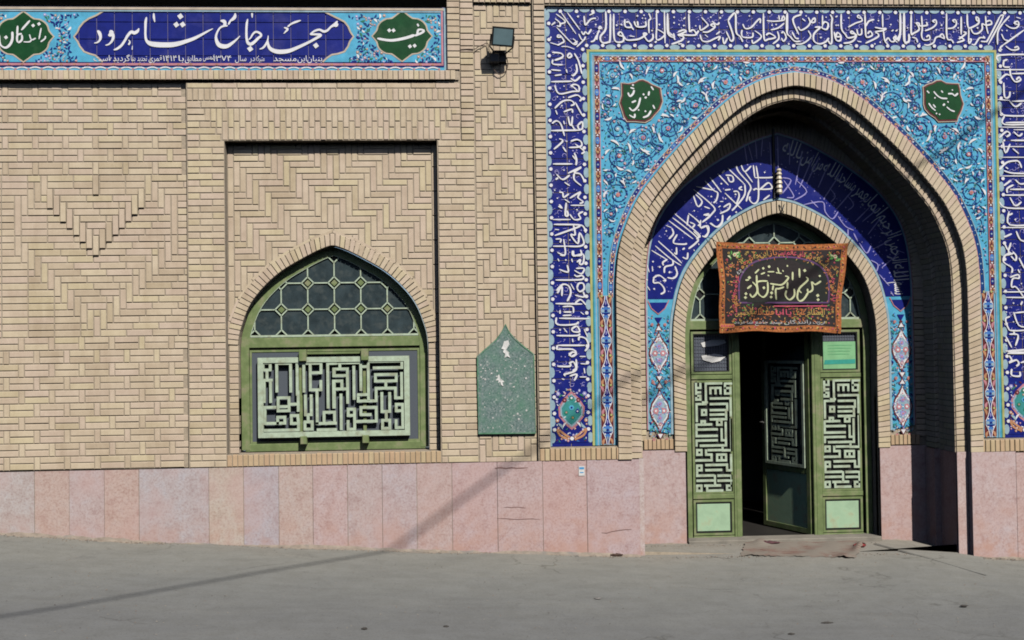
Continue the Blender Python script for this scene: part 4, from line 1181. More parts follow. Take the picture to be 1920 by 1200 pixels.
medallion('30: 150 430 190 470; 260 440 320 510 390 550 480 555; 490 480 560 480 600 510 650 470; 380 430 410 460; 180 630 230 700 290 750; 410 670 440 640; 470 690 530 740 600 765; 250 650 290 700; 480 600 500 620; d 280 545 16; d 305 795 16; d 355 810 16; d 560 420 14',
          [(100, 370), (170, 330), (240, 310), (310, 270), (380, 265), (460, 310), (560, 318), (660, 320), (680, 400), (690, 500), (738, 640), (715, 720), (690, 780), (650, 860), (640, 910), (500, 915), (340, 920), (290, 860), (200, 800), (130, 720), (108, 640), (110, 500)], 1720, 120, 8.57)

# ---- tiled band on the back wall
Tb = 117.0
bb = MB()
n = 90
VB = 566
po = resample(both([(x, y) for x, y in offset(TB, 5) if y < VB], PC), n)
pi_ = resample(both([(x, y) for x, y in offset(DO, -7) if y < VB], PC), n)
bb.strip(po, pi_, Tb, Tb, 0)
full_o = resample(both([(x, y) for x, y in TB if y <= 838], PC), 140); full_i = resample(both([(x, y) for x, y in offset(DO, -.5) if y <= 838], PC), 140)
bb.strip(full_o, full_i, Tb+.8, Tb+.8, 6)
for s in (-1, 1):
    bb.face([(PC+s*a, c, Tb-.02) for a, c in ((226.5, 566.5), (268.5, 566.5), (262, 577), (248, 588), (234, 577))], 0)
    bb.ribbon([(PC+s*226, 562), (PC+s*234, 578), (PC+s*248, 590), (PC+s*262, 578), (PC+s*269, 562)], 2, Tb-.3, 2)
    bb.dot(PC+s*248, 601, 9, Tb-.4, 0, 3, math.pi/2); bb.dot(PC+s*248, 611, 4, Tb-.5, 9, 4)
for line, mm in ((offset(TB, 2.5), 8), (offset(DO, -3.8), 8), (offset(TB, .8), 2)):
    bb.ribbon(resample(both([(x, y) for x, y in line if y <= 838], PC), 130), 4.4 if mm == 8 else 1.6, Tb-.5, mm)
for s in (-1, 1):
    for c in (668, 783):
        U = PC+s*248
        pl = [(0, -46), (6, -32), (17, -16), (21, 0), (17, 16), (6, 32), (0, 46)]
        for sc, mi, dz in ((1, 9, .5), (.86, 1, .7), (.74, 8, .9)):
            bb.face([(U+a*sc, c+q*sc, Tb-dz) for a, q in pl]+[(U-a*sc, c+q*sc, Tb-dz) for a, q in reversed(pl[1:-1])], mi)
        for a, q, r_, c1, c2 in ((-8, 0, 6, 2, 1), (8, 0, 6, 2, 1), (0, -14, 5, 4, 2), (0, 14, 5, 4, 2), (0, 0, 4, 6, 1), (0, 27, 3.5, 2, 1), (0, -27, 3.5, 1, 2)):
            flower(bb, U+a, c+q, r_, Tb-1.2, c1, c2)
        for q in (-1, 1):
            bb.dot(U, c+q*50, 9, Tb-.8, 9, 3, q*math.pi/2); bb.dot(U, c+q*49, 6, Tb-1.3, 1, 3, q*math.pi/2)
            for a in (-1, 1):
                leafshape(bb, U+a*17, c+q*36, 12, 2.6, a*q*.8, Tb-.8, 10); leafshape(bb, U+a*19, c+q*24, 9, 2, -a*q*.8, Tb-.9, 0); flower(bb, U+a*13, c+q*57, 3.2, Tb-.9, 2, 5, 5); bb.dot(U+a*19, c+q*46, 2.4, Tb-1, 8, 5)
for s in (-1, 1):
    for k in range(420):
        x, y = rs.uniform(-21, 21), rs.uniform(592, 834)
        if y < 616 and abs(x) < 12: continue
        yc_ = min((668, 783), key=lambda q: abs(q-y)); ins = (abs(x)/20+abs(y-yc_)/47) < 1
        if ins: c = rs.choice((4, 2, 8, 1, 12, 4)); z_ = Tb-1.05
        else: c = rs.choice((12, 10, 0, 0, 8, 2, 3, 1, 9, 12)); z_ = Tb-.35
        if c in (2, 4): flower(bb, PC+s*248+x, y, rs.uniform(1.2, 2.2), z_, c, 5, 5)
        else: leafshape(bb, PC+s*248+x, y, rs.uniform(3.5, 7), 1.1, rs.uniform(0, 6.28), z_, c)
bb.build('tiled_arch_band', [BLUE]+FB[1:], gate)
I1 = '''24: 240 370 420 530 550 660; 200 430 400 600 540 690; 150 490 350 610; 26: 380 100 700 340; 430 60 600 190 760 330 740 390 640 470; 450 0 770 270 770 320; 24: 640 20 620 160; 640 0 780 110; 26: 420 200 440 270 380 340; 490 280 440 390 570 410 620 400; 480 450 480 540 450 520; 560 480 590 460; 560 580 620 600 630 520; 360 610 300 650 310 690; 430 620 430 680 330 710 320 790; 380 790 400 770; 460 700 490 800 440 860 360 850;
170 860 250 820 340 890 300 890; 180 860 180 920 250 920 310 980 320 1040 270 1070; 820 120 930 30 860 30; 790 120 800 190 870 170 900 240 870 310 820 300; 1090 20 1080 120 1010 180 920 130; 24: 660 120 720 150 690 190; d 170 640 16; d 185 1000 16; d 260 710 18; d 90 880 16; d 345 235 14; d 1025 90 16; 16: 90 680 120 780; 160 700 165 770; 90 960 130 1020; 340 160 410 190; 770 400 780 420; 710 480 720 500'''
I2 = '''26: 0 490 280 730 270 820 130 950; 150 730 230 760; 140 850 220 830; 0 580 60 730 120 660 30 560; 160 370 280 500 340 540 320 640 280 680; 40 450 280 500; 230 320 390 530; 340 270 490 430; 450 290 540 300 560 370 510 380 480 310; 400 260 440 225; 480 190 720 420; 720 420 720 560 630 690 540 790; 600 160 640 250 800 440 770 550 740 660; 24: 670 150 720 240 810 160; 720 240 830 390; 840 150 860 320; 880 160 910 340;
26: 860 325 1110 320 1110 260; 910 340 910 620 850 690 790 640 790 590; 840 500 880 480 930 490 1040 400 1090 430 1090 480 940 490; 440 500 520 490; 440 540 680 770; 560 520 620 520 640 590 600 700; 680 450 640 480 690 500; 420 740 510 690 490 770 370 830; 410 850 400 960 330 1020 240 960; 0 880 90 970 60 1000; 100 920 100 1030 200 1000 210 1090 150 1160; 0 1080 70 1150 40 1190; 24: 1070 570 980 640; 470 920 520 860;
d 390 410 18; d 590 560 18; d 345 920 18; d 600 810 18; d 250 590 16; d 1000 250 16; d 450 620 14; d 10 790 14; 16: 350 740 380 720; 370 660 420 660'''
I3 = '''10: 30 80 45 280; 65 60 70 280; 150 110 150 260; 240 160 190 400; 320 190 220 420; 360 200 270 390; 420 260 350 420; 500 330 390 500; 600 430 480 570; 720 550 610 660; 800 620 700 750; 780 560 660 660; 860 790 740 850; 920 880 800 980; 12: 110 370 180 480 130 490; 100 350 160 370 100 460; 200 370 270 450 180 510; 300 510 350 560; 250 540 380 520 400 590 450 640 490 590; 490 620 540 690 600 720; 560 710 560 760; 600 740 630 800; 640 810 690 880 720 830; 720 930 770 960 760 1010; 780 1030 850 1110; 860 1150 880 1180;
10: 460 340 520 370; 640 520 700 500; 780 700 830 760; 880 850 960 880; 900 1000 980 1040; 840 900 900 930; 430 420 470 480 440 520; 560 480 600 540 560 580; 820 680 870 740 830 760; d 110 150 10; d 180 210 10; d 300 160 8; d 640 300 8; d 560 400 10; d 700 660 8; d 720 770 10; d 830 860 10; d 440 700 8; d 640 880 8; 10: -40 60 -50 200; -90 90 -80 220; -140 120 -110 230; -170 110 -150 240; 10 100 20 260'''
m = MB()
strokes(m, I1, 1200, 400, 7.06, 118, 116.3, 0, .6, .92); strokes(m, I2, 1300, 290, 7.5, 118, 116.3, 0, .6, .92); strokes(m, I3, 1440, 240, 3.75, 118, 116.3, 1, .6, .8)
mid_ = resample([(x, y) for x, y in both([(x, y) for x, y in offset(TB, 38) if y < 560], PC) if x >= PC+4], 120)
def rpath(t0, t1):
    def f(t):
        k = (t0+(t1-t0)*t)*119; i = min(118, int(k)); a, c = mid_[i], mid_[i+1]
        return a[0]+(c[0]-a[0])*(k-i), a[1]+(c[1]-a[1])*(k-i), math.atan2(c[1]-a[1], c[0]-a[0])
    return f
ws_ = 'بسم الله الرحمن الرحیم انما یعمر مساجد الله من امن بالله'.split(); tt = 1.0; tot_ = sum(len(w_)+.6 for w_ in ws_)
for w_ in ws_:
    e_ = tt-(len(w_)+.6)/tot_; write_line(m, w_, 0, 0, 0, 44, 116.2, 0, rpath(max(0, e_+.006), tt)); tt = e_
r_ = random.Random(4)
for k in range(200):
    t = r_.uniform(.02, .98); i = int(t*n); f = r_.uniform(.12, .9)
    U, V = po[i][0]+(pi_[i][0]-po[i][0])*f, po[i][1]+(pi_[i][1]-po[i][1])*f
    m.dot(U, V, r_.uniform(.9, 1.8), Tb-.3, 1, 4, .4)
m.build('lettering', [WHITE, LILAC], gate, kind='stuff')

# ------------------------------------------------------------------ stone slabs
SLABC = [(.42, .40, .39), (.46, .35, .30), (.44, .37, .37), (.46, .34, .29), (.40, .38, .40), (.46, .41, .33), (.38, .37, .42), (.45, .36, .32), (.46, .35, .35), (.43, .36, .36), (.42, .36, .38), (.45, .34, .32), (.46, .33, .33), (.45, .34, .34), (.47, .32, .31), (.44, .34, .36)]
def slab(parent, U0, U1, V0, V1a, V1b, W0, W1, c):
    m = MB(); g_ = .45; c = tuple(.65*x+.35*y for x, y in zip(c, (.46, .375, .36)))
    m.prism([(U0+g_, V0), (U0+g_, V1a), (U1-g_, V1b), (U1-g_, V0)], W0, W1)
    m.face([(U0+g_, V0, W0), (U1-g_, V0, W0), (U1-g_, V0, W1), (U0+g_, V0, W1)])
    o = m.build('stone_slab', SLAB, parent)
    o.color = (*c, 1)
    return o
plinth = thing('stone_plinth', P(600, foot(600), -4), 'low plinth of pink, grey and buff stone slabs along the foot of the brick walls', 'plinth')
b = MB(); b.prism([(-260, 867), (-260, 1010), (1180, 1060), (1180, 867)], -3.0, 60); b.build('mortar_bed', MORTAR, plinth)
js = [-260, -190, -120, -50, 20] + [R(px, 950, -4)[0] for px in (65, 130, 196, 261, 392, 457, 523, 587, 652, 717, 782, 848, 933, 1018, 1101, 1197)]
for i in range(len(js)-1):
    slab(plinth, js[i], js[i+1] if i < len(js)-2 else 1195.6, 864.6, foot(js[i])+9, foot(js[i+1])+9, -4-(i*7 % 5)*.22, 30, SLABC[(i-4) % 16] if i >= 4 else SLABC[i])
sc_ = MB()
for (x0_, x1_, y_) in ((928, 990, 878), (944, 986, 952), (932, 1012, 973), (1128, 1184, 1000)):
    a = [R(x0_+(x1_-x0_)*k/6, y_+random.uniform(-1.3, 1.3)-(8*k/6 if y_ == 1000 else 0), -5) for k in range(7)]
    sc_.ribbon(a, 2.6 if y_ == 878 else 1.5, -5.1, 0, None, .4)
sc_.build('scar', simple('dark_red_scar', (.20, .12, .11), .9, .2), plinth, kind='stuff')
# slabs of the gateway: fronts, arch feet, lining of the recess, back wall
g_r = PC+352-26
slab(gate, 1196.2, 1205.5, 864, 1055, 1055, 3.5, 20, (.52, .47, .46))
slab(gate, g_r-.5, R(1907, 950, -10)[0], 863.8, 1075, 1078, -10, 20, (.47, .37, .37))
slab(gate, R(1907, 950, -10)[0], 2040, 866.3, 1078, 1090, -9.6, 20, (.46, .33, .31)); slab(gate, 2040, 2200, 866.3, 1088, 1100, -9.8, 20, (.44, .35, .35))
slab(gate, g_r-22, g_r-.6, 864, 1072, 1072, 4.5, 12, (.50, .39, .37))
for s in (-1, 1):
    slab(gate, PC+s*(198 if s > 0 else 302), PC+s*(302 if s > 0 else 198), 861.5, 1062, 1062, 114.6, 124, (.45, .33, .32) if s > 0 else (.46, .36, .36))
    slab(gate, PC+s*(291 if s > 0 else 304), PC+s*(304 if s > 0 else 291), 864.5, 1070, 1070, 74, 116, (.45, .31, .29))
    for a, c in ((7.5, 62), (62, 116)):
        m = MB(); U = PC+s*302.6
        m.face([(U, 866, a+.5), (U, 866, c-.5), (U, 1075, c-.5), (U, 1075, a+.5)]); m.face([(U, 866, a+.5), (U, 866, c-.5), (U+s*4, 866, c-.5), (U+s*4, 866, a+.5)])
        o = m.build('stone_slab', SLAB, gate); o.color = (.45, .30, .28, 1)

# ------------------------------------------------------------------ metal doorway
DW = 148
m = MB()
DP = offset(DO, 34)
m.bar([(PC-x, min(y, 1049)) for x, y in DP]+[(PC+x, min(y, 1049)) for x, y in reversed(DP[:-1])], 13, DW-4, DW+8)
X = lambda px, py=800: R(px, py, DW)[0]
Y = lambda py, px=1340: R(px, py, DW)[1]
yt = 613
m.box(PC-184, yt-9, PC+184, yt+9, DW-3.2, DW+6, 0, 1)
xl = (X(1297), X(1374), X(1388)); xr = (X(1523), X(1539), X(1615))
m.box(xl[1], yt+9, xl[2], 1047, DW-3.5, DW+7, 0, .8); m.box(xr[0], yt+9, xr[1], 1047, DW-3.5, DW+7, 0, .8)
m.box(xl[1]+5, yt+9, xl[2]-5, 1047, DW-4.4, DW-3); m.box(xr[0]+6, yt+9, xr[1]-5, 1047, DW-4.4, DW-3)
frame = m.build('door_frame', GREEN, gate)
gm = MB(); gm.prism([(PC-x, min(y, yt)) for x, y in DP]+[(PC+x, min(y, yt)) for x, y in reversed(DP[:-1])], DW+4, DW+6)
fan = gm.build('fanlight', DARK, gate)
lattice(offset(DO, 41), PC, yt-11, 52, 'octagon_lattice', fan, DW+1, MINTW, False)
KD = '''70 130 70 285 110 285 110 250 70 250;70 180 110 180 110 140;70 220 110 220;160 310 160 140 300 140;130 310 170 310;200 230 200 180 290 180 290 230;245 180 245 230;330 140 330 230 380 230 380 180 330 180;330 140 390 140;200 275 380 275 380 430;
200 325 350 325 340 380;200 380 340 380 340 460 200 460;200 420 340 420;110 325 75 325 75 480;125 325 160 325;125 380 160 380 160 420 125 420 125 380;120 480 150 480 150 510 120 510 120 480;75 510 210 510;260 470 300 470 300 510 260 510 260 470;
260 610 75 610 75 510;75 555 260 555;260 650 75 650 75 700;110 700 340 700 340 490;300 550 300 650 340 650;385 460 385 740 310 740 310 700;180 740 300 740;80 740 120 740 120 780 80 780 80 740;160 740 160 780 210 780 210 830 70 830;260 780 340 780 340 830 260 830 260 780;300 800 300 830;
385 780 385 920 350 920 350 870 160 870;80 880 120 880 120 920 80 920 80 880;80 920 80 970 230 970;160 920 300 920;80 1015 230 1015;240 970 240 1050;270 970 390 970 390 1100 350 1100 350 1060 390 1060;270 1015 390 1015;80 1060 120 1060 120 1105 80 1105 80 1060;150 1060 290 1060;170 1060 170 1105 310 1105'''
dx_r = X(1545)-X(1304.6); 
for s, (a, c) in enumerate(((xl[0], xl[1]), (xr[1], xr[2]))):
    sh = 0 if s == 0 else dx_r
    m = MB()
    ya, yb, yc, yd, ye = Y(640), Y(702), Y(712), Y(926), Y(936)
    for (v0, v1) in ((yb+1, yc-1), (yd, ye-1), (Y(1003)+2, 1047)): m.box(a, v0, c, v1, DW-2.8, DW+5, 0, .8)
    for (v0, v1) in ((yt+12, yb), (yc, yd), (ye, Y(1003)+1)): m.bar([(a+3, v0+3), (c-3, v0+3), (c-3, v1-3), (a+3, v1-3)], 4.5, DW-1.5, DW+5, 0, True)
    side = m.build('side_panel', GREEN, gate)
    k = MB(); k.box(a+2, ye+2, c-2, Y(1003), DW+3, DW+5, 0, .4); k.box(a+8, ye+9, c-8, Y(1003)-7, DW+.8, DW+3.4, 0, 1.2)
    k.build('lower_panel', MINT, side)
    k = MB()
    for (v0, v1) in ((yt+12, yb), (yc, yd), (ye, Y(1003)+1)): k.bar([(a+6.4, v0+6.4), (c-6.4, v0+6.4), (c-6.4, v1-6.4), (a+6.4, v1-6.4)], 2.6, DW-.6, DW+5.2, 0, True)
    k.build('groove_shade', DARK, side)  # black bars stand in for the shade in the grooves round each panel
    k = MB(); k.box(a+2, yc, c-2, yd, DW+4.6, DW+5.4); k.build('backing_sheet', DARK, side)
    k = MB(); k.box(a+2, yt+12, c-2, yb, DW+4.6, DW+5.4); k.build('wire_mesh', MESH, side)
    w_ = MB()
    for q in range(1, 15): w_.box(a+2+(c-a-4)*q/15-.35, yt+13, a+2+(c-a-4)*q/15+.35, yb-1, DW+3.4, DW+4.4)
    for q in range(1, 12): w_.box(a+2, yt+13+(yb-yt-14)*q/12-.35, c-2, yt+13+(yb-yt-14)*q/12+.35, DW+3.2, DW+4.2)
    w_.build('mesh_wire', simple('dull_steel_wire', (.16, .17, .22), .5, .1, metal=.5) if s == 0 else bpy.data.materials['dull_steel_wire'], side, kind='stuff')
    k = MB(); square_letters(k, [(1290, 690, 4.8, KD)], 4.5, DW-1.5, DW+4, DW, sh, 0 if s == 0 else -2)
    k.build('lettered_grille', MINTW, side)
# open leaf, hinged on the right
hinge = P(xr[0]-3, 1045, DW+6)
lw = 142
def leaf_part(name, mb, mat, parent):
    return mb.build(name, mat, parent, at=hinge)
hU, hV = xr[0]-3, 1045
m = MB()
m.box(hU-lw, yt+12, hU, yt+20, DW+4, DW+12); m.box(hU-lw, hV-12, hU, hV-2, DW+4, DW+12)
m.box(hU-lw, yt+20, hU-lw+9, hV-12, DW+4, DW+12); m.box(hU-10, yt+20, hU, hV-12, DW+4, DW+12)
m.box(hU-lw+9, 910, hU-10, 921, DW+4.4, DW+12)
leaf = MB.build(m, 'door_leaf', GREEN, None, at=hinge)
leaf.parent = gate; leaf.location = hinge-base[gate.name]
def child(mb, name, mat):
    me_o = mb.build(name, mat, leaf); return me_o
k = MB(); k.box(hU-lw+9, 921, hU-10, hV-12, DW+7, DW+9); child(k, 'lower_panel', MINT)
k = MB(); k.bar([(hU-lw+14, 692), (hU-16, 692), (hU-16, 906), (hU-lw+14, 906)], 6, DW+2, DW+8, 0, True)
square_letters(k, [(1290, 690, 4.8, KD)], 4.6, DW+3, DW+7, DW, hU-lw+20-X(1304.6)+12, 0, (701, 728, .905)); child(k, 'lettered_grille', MINTW)
k = MB(); k.box(hU-lw+9, yt+20, hU-10, 910, DW+9, DW+10); child(k, 'pane', GLASS)
k = MB(); k.box(hU-lw+1.5, 815, hU-lw+7, 838, DW+2.6, DW+4); k.tube([(hU-lw+4, 822, DW+3), (hU-lw+4, 822, DW-5), (hU-lw+16, 822, DW-5)], 1.3); child(k, 'handle', simple('worn_steel', (.45, .44, .42), .35, .1, metal=.8))
leaf.rotation_euler = (0, 0, -math.radians(65))
# dim hall behind
h = MB()
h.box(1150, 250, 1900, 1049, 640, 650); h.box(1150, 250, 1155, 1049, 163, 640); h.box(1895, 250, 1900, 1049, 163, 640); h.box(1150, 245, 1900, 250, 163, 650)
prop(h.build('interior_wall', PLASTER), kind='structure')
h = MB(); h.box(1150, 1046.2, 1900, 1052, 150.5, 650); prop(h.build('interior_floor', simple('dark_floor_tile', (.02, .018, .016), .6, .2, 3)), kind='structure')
# threshold slab and the raised strip of concrete on the right
th_ = MB(); th_.box(PC-196, 1042.5, PC+196, 1060, 108, 150, 0, 1.2)
th_.build('doorstep', CONCRETE, gate)
ap = MB()
q = [on_ground(*p_) for p_ in ((1641, 1021), (1700, 1037), (1770, 1057), (1850, 1079))]
inner = [(a-3, foot(a-3)-.4, w+3) for a, c, w in q]
top = [(a, foot(a)-(3.0, 3.0, 2.4, .6)[i], w) for i, (a, c, w) in enumerate(q)]
rear = [(1716, foot(1716)-3.2, 117), (1760, foot(1760)-3.2, 60), (1811, foot(1811)-2.6, 2), (1850, foot(1850)-.6, -14)]
for k in range(3):
    ap.face([top[k], top[k+1], rear[k+1], rear[k]]); ap.face([inner[k], inner[k+1], top[k+1], top[k]])
ap.face([(1811, foot(1811)-2.6, 2), (1760, foot(1760)-3.2, 60), (1716, foot(1716)-3.2, 117), (1811, foot(1811)-3, 117)])
prop(ap.build('concrete_apron', GROUND), kind='structure')
# fitting at the crown of the door arch
ct = MB(); 
prof = [(3, 0), (5.5, 4), (3.6, 7), (6.2, 12), (4, 15), (6.6, 21), (4.4, 24), (7, 30), (4.8, 33), (7, 39), (5, 42), (6.5, 48), (4, 52)]
cU, cV = R(1460.5, 316, 108)
i0 = len(ct.v)
for r__, y in prof:
    for k in range(10): t = k*math.pi/5; ct.v.append(P(cU+r__*math.cos(t), cV+y, 108+r__*math.sin(t)))
for j in range(len(prof)-1):
    for k in range(10): ct.f.append((i0+j*10+k, i0+j*10+(k+1) % 10, i0+(j+1)*10+(k+1) % 10, i0+(j+1)*10+k)); ct.m.append(0)
lampf = ct.build('ribbed_insulator', simple('cream_ceramic', (.55, .48, .36), .4, .1), None, at=P(cU, cV+52, 112), smooth=False)
prop(lampf, 'small ribbed cream ceramic fitting at the crown of the inner door arch', 'insulator')
cb = MB(); a, c = R(1452, 372, 114); cb.tube([(a, 218, 114), (a+.6, 300, 114.3), (a, c, 114)], 2.6); cb.tube([(a, c-12, 114), (cU, cV+50, 108)], 1.0)
prop(cb.build('black_conduit', DARK, None, at=P(a, c, 114)), 'thin black conduit running straight down to the crown of the door arch', 'conduit')
hk = MB(); a, c = R(1466, 392, 108); hk.tube([(a-5, c-9, 111), (a-1, c-2, 107), (a+3, c+6, 108), (a, c+11, 110)], 1.2); hk.tube([(a+6, c-10, 111), (a+2, c, 107), (a-3, c+5, 108)], .9)
prop(hk.build('wire_hook', DARK, None, at=P(a, c, 110)), 'bent black wire hook on the brick crown of the door arch', 'hook')

# ------------------------------------------------------------------ long tiled sign, top left
sign = thing('tile_sign', P(430, 129, 10), 'long blue tiled sign with white calligraphy between two green medallions', 'sign')
m = MB(); m.box(-250, 7.5, 845, 130.4, 12, 20); m.build('tile_joint', JOINT, sign)
S0, SV0, SV1 = 845-26*32.4, 9.0, 128.6
for k in range(-8, 26):
    for (v0, v1) in ((SV0, 37.5), (37.5, 69.5), (69.5, 100.5), (100.5, SV1)):
        a, c = S0+32.4*k, S0+32.4*(k+1)
        o = link('tile', brick_mesh(31.2, round((v1-v0-1.1)*2)/2, BLUE, 4, .4, 'tile'), sign, P((a+c)/2, (v0+v1)/2, 10)); o.rotation_euler = (rp.uniform(-.005, .005), 0, rp.uniform(-.005, .005))
Sx = lambda px, py: R(px, py, 10)
fl = MB(); SM = [TURQ, PALE, WHITE, NAVY, PINK, ORANGE, BLUE, LEAF, LILAC, BEIGE, GREENG, YELLOW]
Z = 9.2
def cart(cx, cy, hw, hh, notch):
    """lobed cartouche, right half mirrored"""
    return None
blue_l = [(605, 20.5), (195, 20.5), (181, 29), (167, 35), (157, 42), (149, 52), (146, 60), (139, 69), (146, 78), (150, 87), (158, 97), (168, 101), (179, 104), (187, 111), (193, 116.5), (605, 116.5), (613, 109), (622, 103), (634, 101), (646, 97), (653, 87), (656, 78), (663, 69), (657, 60), (653, 50), (646, 41), (634, 35), (622, 29)]
def lobed(cx, top_, bot, lft, rgt):
    cy = (top_+bot)/2; a, c = (rgt-lft)/2, (bot-top_)/2
    cxm = (lft+rgt)/2; out = []
    q = [(0, -1), (.16, -.86), (.34, -.70), (.52, -.68), (.70, -.56), (.80, -.40), (.84, -.22), (1, 0)]
    quad = catmull(q, 2)
    out += [(cxm+x*a, cy+y*c) for x, y in quad]
    out += [(cxm+x*a, cy-y*c) for x, y in quad[-2::-1]]
    out += [(cxm-x*a, cy-y*c) for x, y in quad[1:]]
    out += [(cxm-x*a, cy+y*c) for x, y in quad[-2:0:-1]]
    return out
gl_ = lobed(45, 23, 115, -11, 100); gr_ = lobed(754, 22, 114, 699, 809)
conv = lambda pl: [Sx(a, c) for a, c in pl]
def shrink(pl, d):
    cx, cy = sum(p[0] for p in pl)/len(pl), sum(p[1] for p in pl)/len(pl)
    return [(a+(cx-a)/max(1, math.hypot(cx-a, cy-c))*d, c+(cy-c)/max(1, math.hypot(cx-a, cy-c))*d) for a, c in pl]
# turquoise ends with the blue cartouche left open
cb_ = conv(blue_l)
L_ = cb_[1:15]; R_ = [cb_[0]]+cb_[:14:-1]
def flank(edge, x_out):
    for (a, c) in zip(edge, edge[1:]):
        fl.face([(a[0], a[1], Z), (c[0], c[1], Z), (x_out, c[1], Z), (x_out, a[1], Z)], 0)
flank(L_, -250); flank([R_[0]]+R_[1:], 838)
pts_in = lambda U, V: (V > 22 and V < 114) and not (Sx(128, 68)[0] < U < Sx(674, 68)[0])
for pl in (gl_, gr_):
    q = conv(pl)
    fl.face([(a, c, Z-.5) for a, c in shrink(q, -3)], 9); fl.face([(a, c, Z-.7) for a, c in q], 10)
fl.ribbon(L_, 3.2, Z-.4, 9); fl.ribbon(R_, 3.2, Z-.4, 9)
rs = random.Random(8)
pl3 = []
gc = [(Sx(45, 68), 57, 48), (Sx(754, 68), 57, 48), (Sx(-160, 68), 57, 48)]
for t in range(16000):
    U, V = rs.uniform(-240, 832), rs.uniform(24, 112)
    if Sx(150, 68)[0]-3 < U < Sx(652, 68)[0]+3: continue
    ex = abs(V-66)/48
    if Sx(150, 68)[0]-18 < U < Sx(652, 68)[0]+18 and ex < .75: continue
    if any(((U-a[0])/(p+5))**2+((V-a[1])/(q_+5))**2 < 1 and not (abs(U-a[0])/(p+5)+abs(V-a[1])/(q_+5) > 1.22) for a, p, q_ in gc): continue
    r = rs.choice((2.2, 2.6, 3, 3.6))
    if any(math.hypot(U-a, V-c) < r+q_-1.2 for a, c, q_ in pl3): continue
    pl3.append((U, V, r)); an = rs.uniform(0, 6.28); c = rs.choice((3, 6, 6, 6, 1, 2, 4, 5, 7, 8, 3))
    if c in (4, 5, 8) : flower(fl, U, V, r*.8, Z-.5, c, 2, 5)
    else: leafshape(fl, U, V, r*2.8, r*.75, an, Z-.5, c)
# borders: beige line above and right, pink and white chain below
fl.ribbon([(-250, 12.2), (842, 12.2)], 4.4, Z-.8, 9); fl.ribbon([(-250, 17), (838, 17)], 2.5, Z-1.3, 1)
fl.ribbon([(836, 15), (836, 117)], 3.6, Z-1.4, 4); fl.ribbon([(842, 10), (842, 128)], 5, Z-.9, 1)
fl.ribbon([(-250, 116.6), (838, 116.6)], 4.2, Z-1.2, 4); fl.ribbon([(-250, 124.5), (840, 124.5)], 8, Z-.7, 0); fl.ribbon([(-250, 120.6), (839, 120.6)], 1.6, Z-1.6, 6)
for k in range(46):
    U = -244+23.6*k
    fl.ribbon(catmull([(U-10, 124.5), (U-4, 122.6), (U, 122.2), (U+4, 122.6), (U+10, 124.5)], 3), 2.4, Z-1.5, 2, None, .4); fl.dot(U+11.8, 125.5, 2.2, Z-1.6, 4, 5); flower(fl, U, 117, 2.4, Z-1.9, 5, 4, 5)
fl.build('floral_pattern', SM, sign)
lt = MB()
PA = 't 170 350 20 195 380 45 212 430 40 205 480 30 170 515 20 125 525 12; t 335 360 30 365 375 60 350 410 55 325 400 40; t 365 370 40 390 430 38 375 490 32 330 540 22 280 555 14; t 745 320 14 725 360 40 680 385 45 640 370 40 590 420 36 550 490 32 500 560 34 440 605 30 395 618 14; t 600 480 10 620 510 20 600 550 28; t 655 560 8 650 620 14; t 850 165 18 838 230 34 835 330 30 835 420 30 850 490 36 900 530 60 980 545 70 1080 550 70 1200 548 68 1300 530 60 1400 500 50 1500 465 44 1600 415 34 1700 360 24 1770 325 12; t 950 110 16 952 170 30 965 235 12; d 1318 155 44; d 1262 270 42; d 1350 268 42'
PB = 't 305 110 16 300 160 44 270 195 40 240 215 26 210 270 24; t 100 215 20 150 225 50 165 260 36 140 270 26; t 200 285 24 140 290 26 90 320 24 50 390 26 40 460 36 70 540 56 130 570 62 200 565 52 270 520 36 330 470 22 372 425 10; t 478 190 16 465 260 30 460 350 30 462 450 32 480 520 40 520 540 44 570 510 40 620 460 36 665 420 30 640 385 30 590 370 28 550 400 26 520 450 20 490 480 12; t 538 110 30 540 175 14; d 512 605 44; t 640 610 12 690 590 26 730 540 28 755 480 20 762 420 12; t 755 480 16 765 560 36 800 610 50 870 640 58 960 645 60 1060 630 52 1160 590 44 1260 545 38 1350 500 34 1430 455 36 1490 415 36 1430 405 30 1340 405 24; t 1340 405 20 1400 360 26 1470 340 30 1530 365 34 1580 350 30 1630 300 28 1680 270 40 1720 220 20; t 1650 270 20 1700 280 46 1720 250 30; t 1215 210 14 1150 230 30 1080 260 24 1030 300 22; t 980 310 16 1030 330 30 1000 370 20 975 395 8; d 1422 560 42'
strokes(lt, PA, 160, 10, 7.385, 10, 8.9); strokes(lt, PB, 400, 10, 7.385, 10, 8.9)
strokes(lt, '26: 860 580 850 630 770 690; 780 430 740 640; 680 620 600 650 560 550; 600 650 560 690 450 690; 36: 340 390 330 560; 420 540 340 560 330 660 360 700 420 650 420 560; 570 290 410 470; 44: 240 500 240 640 190 750 110 800 30 760 0 690 -10 560; d 630 385 36; d 740 355 36; d 120 605 38', 0, 10, 10, 10, 8.1)
strokes(lt, '16: 1530 180 1540 200; 1510 270 1560 250 1580 230 1540 225 1530 260; 22: 1230 290 1330 305 1430 290 1510 265; d 1320 230 16; d 1352 230 16; d 1475 350 16; d 1510 345 16', 400, 0, 4, 10, 8.1)
y0 = 110.5
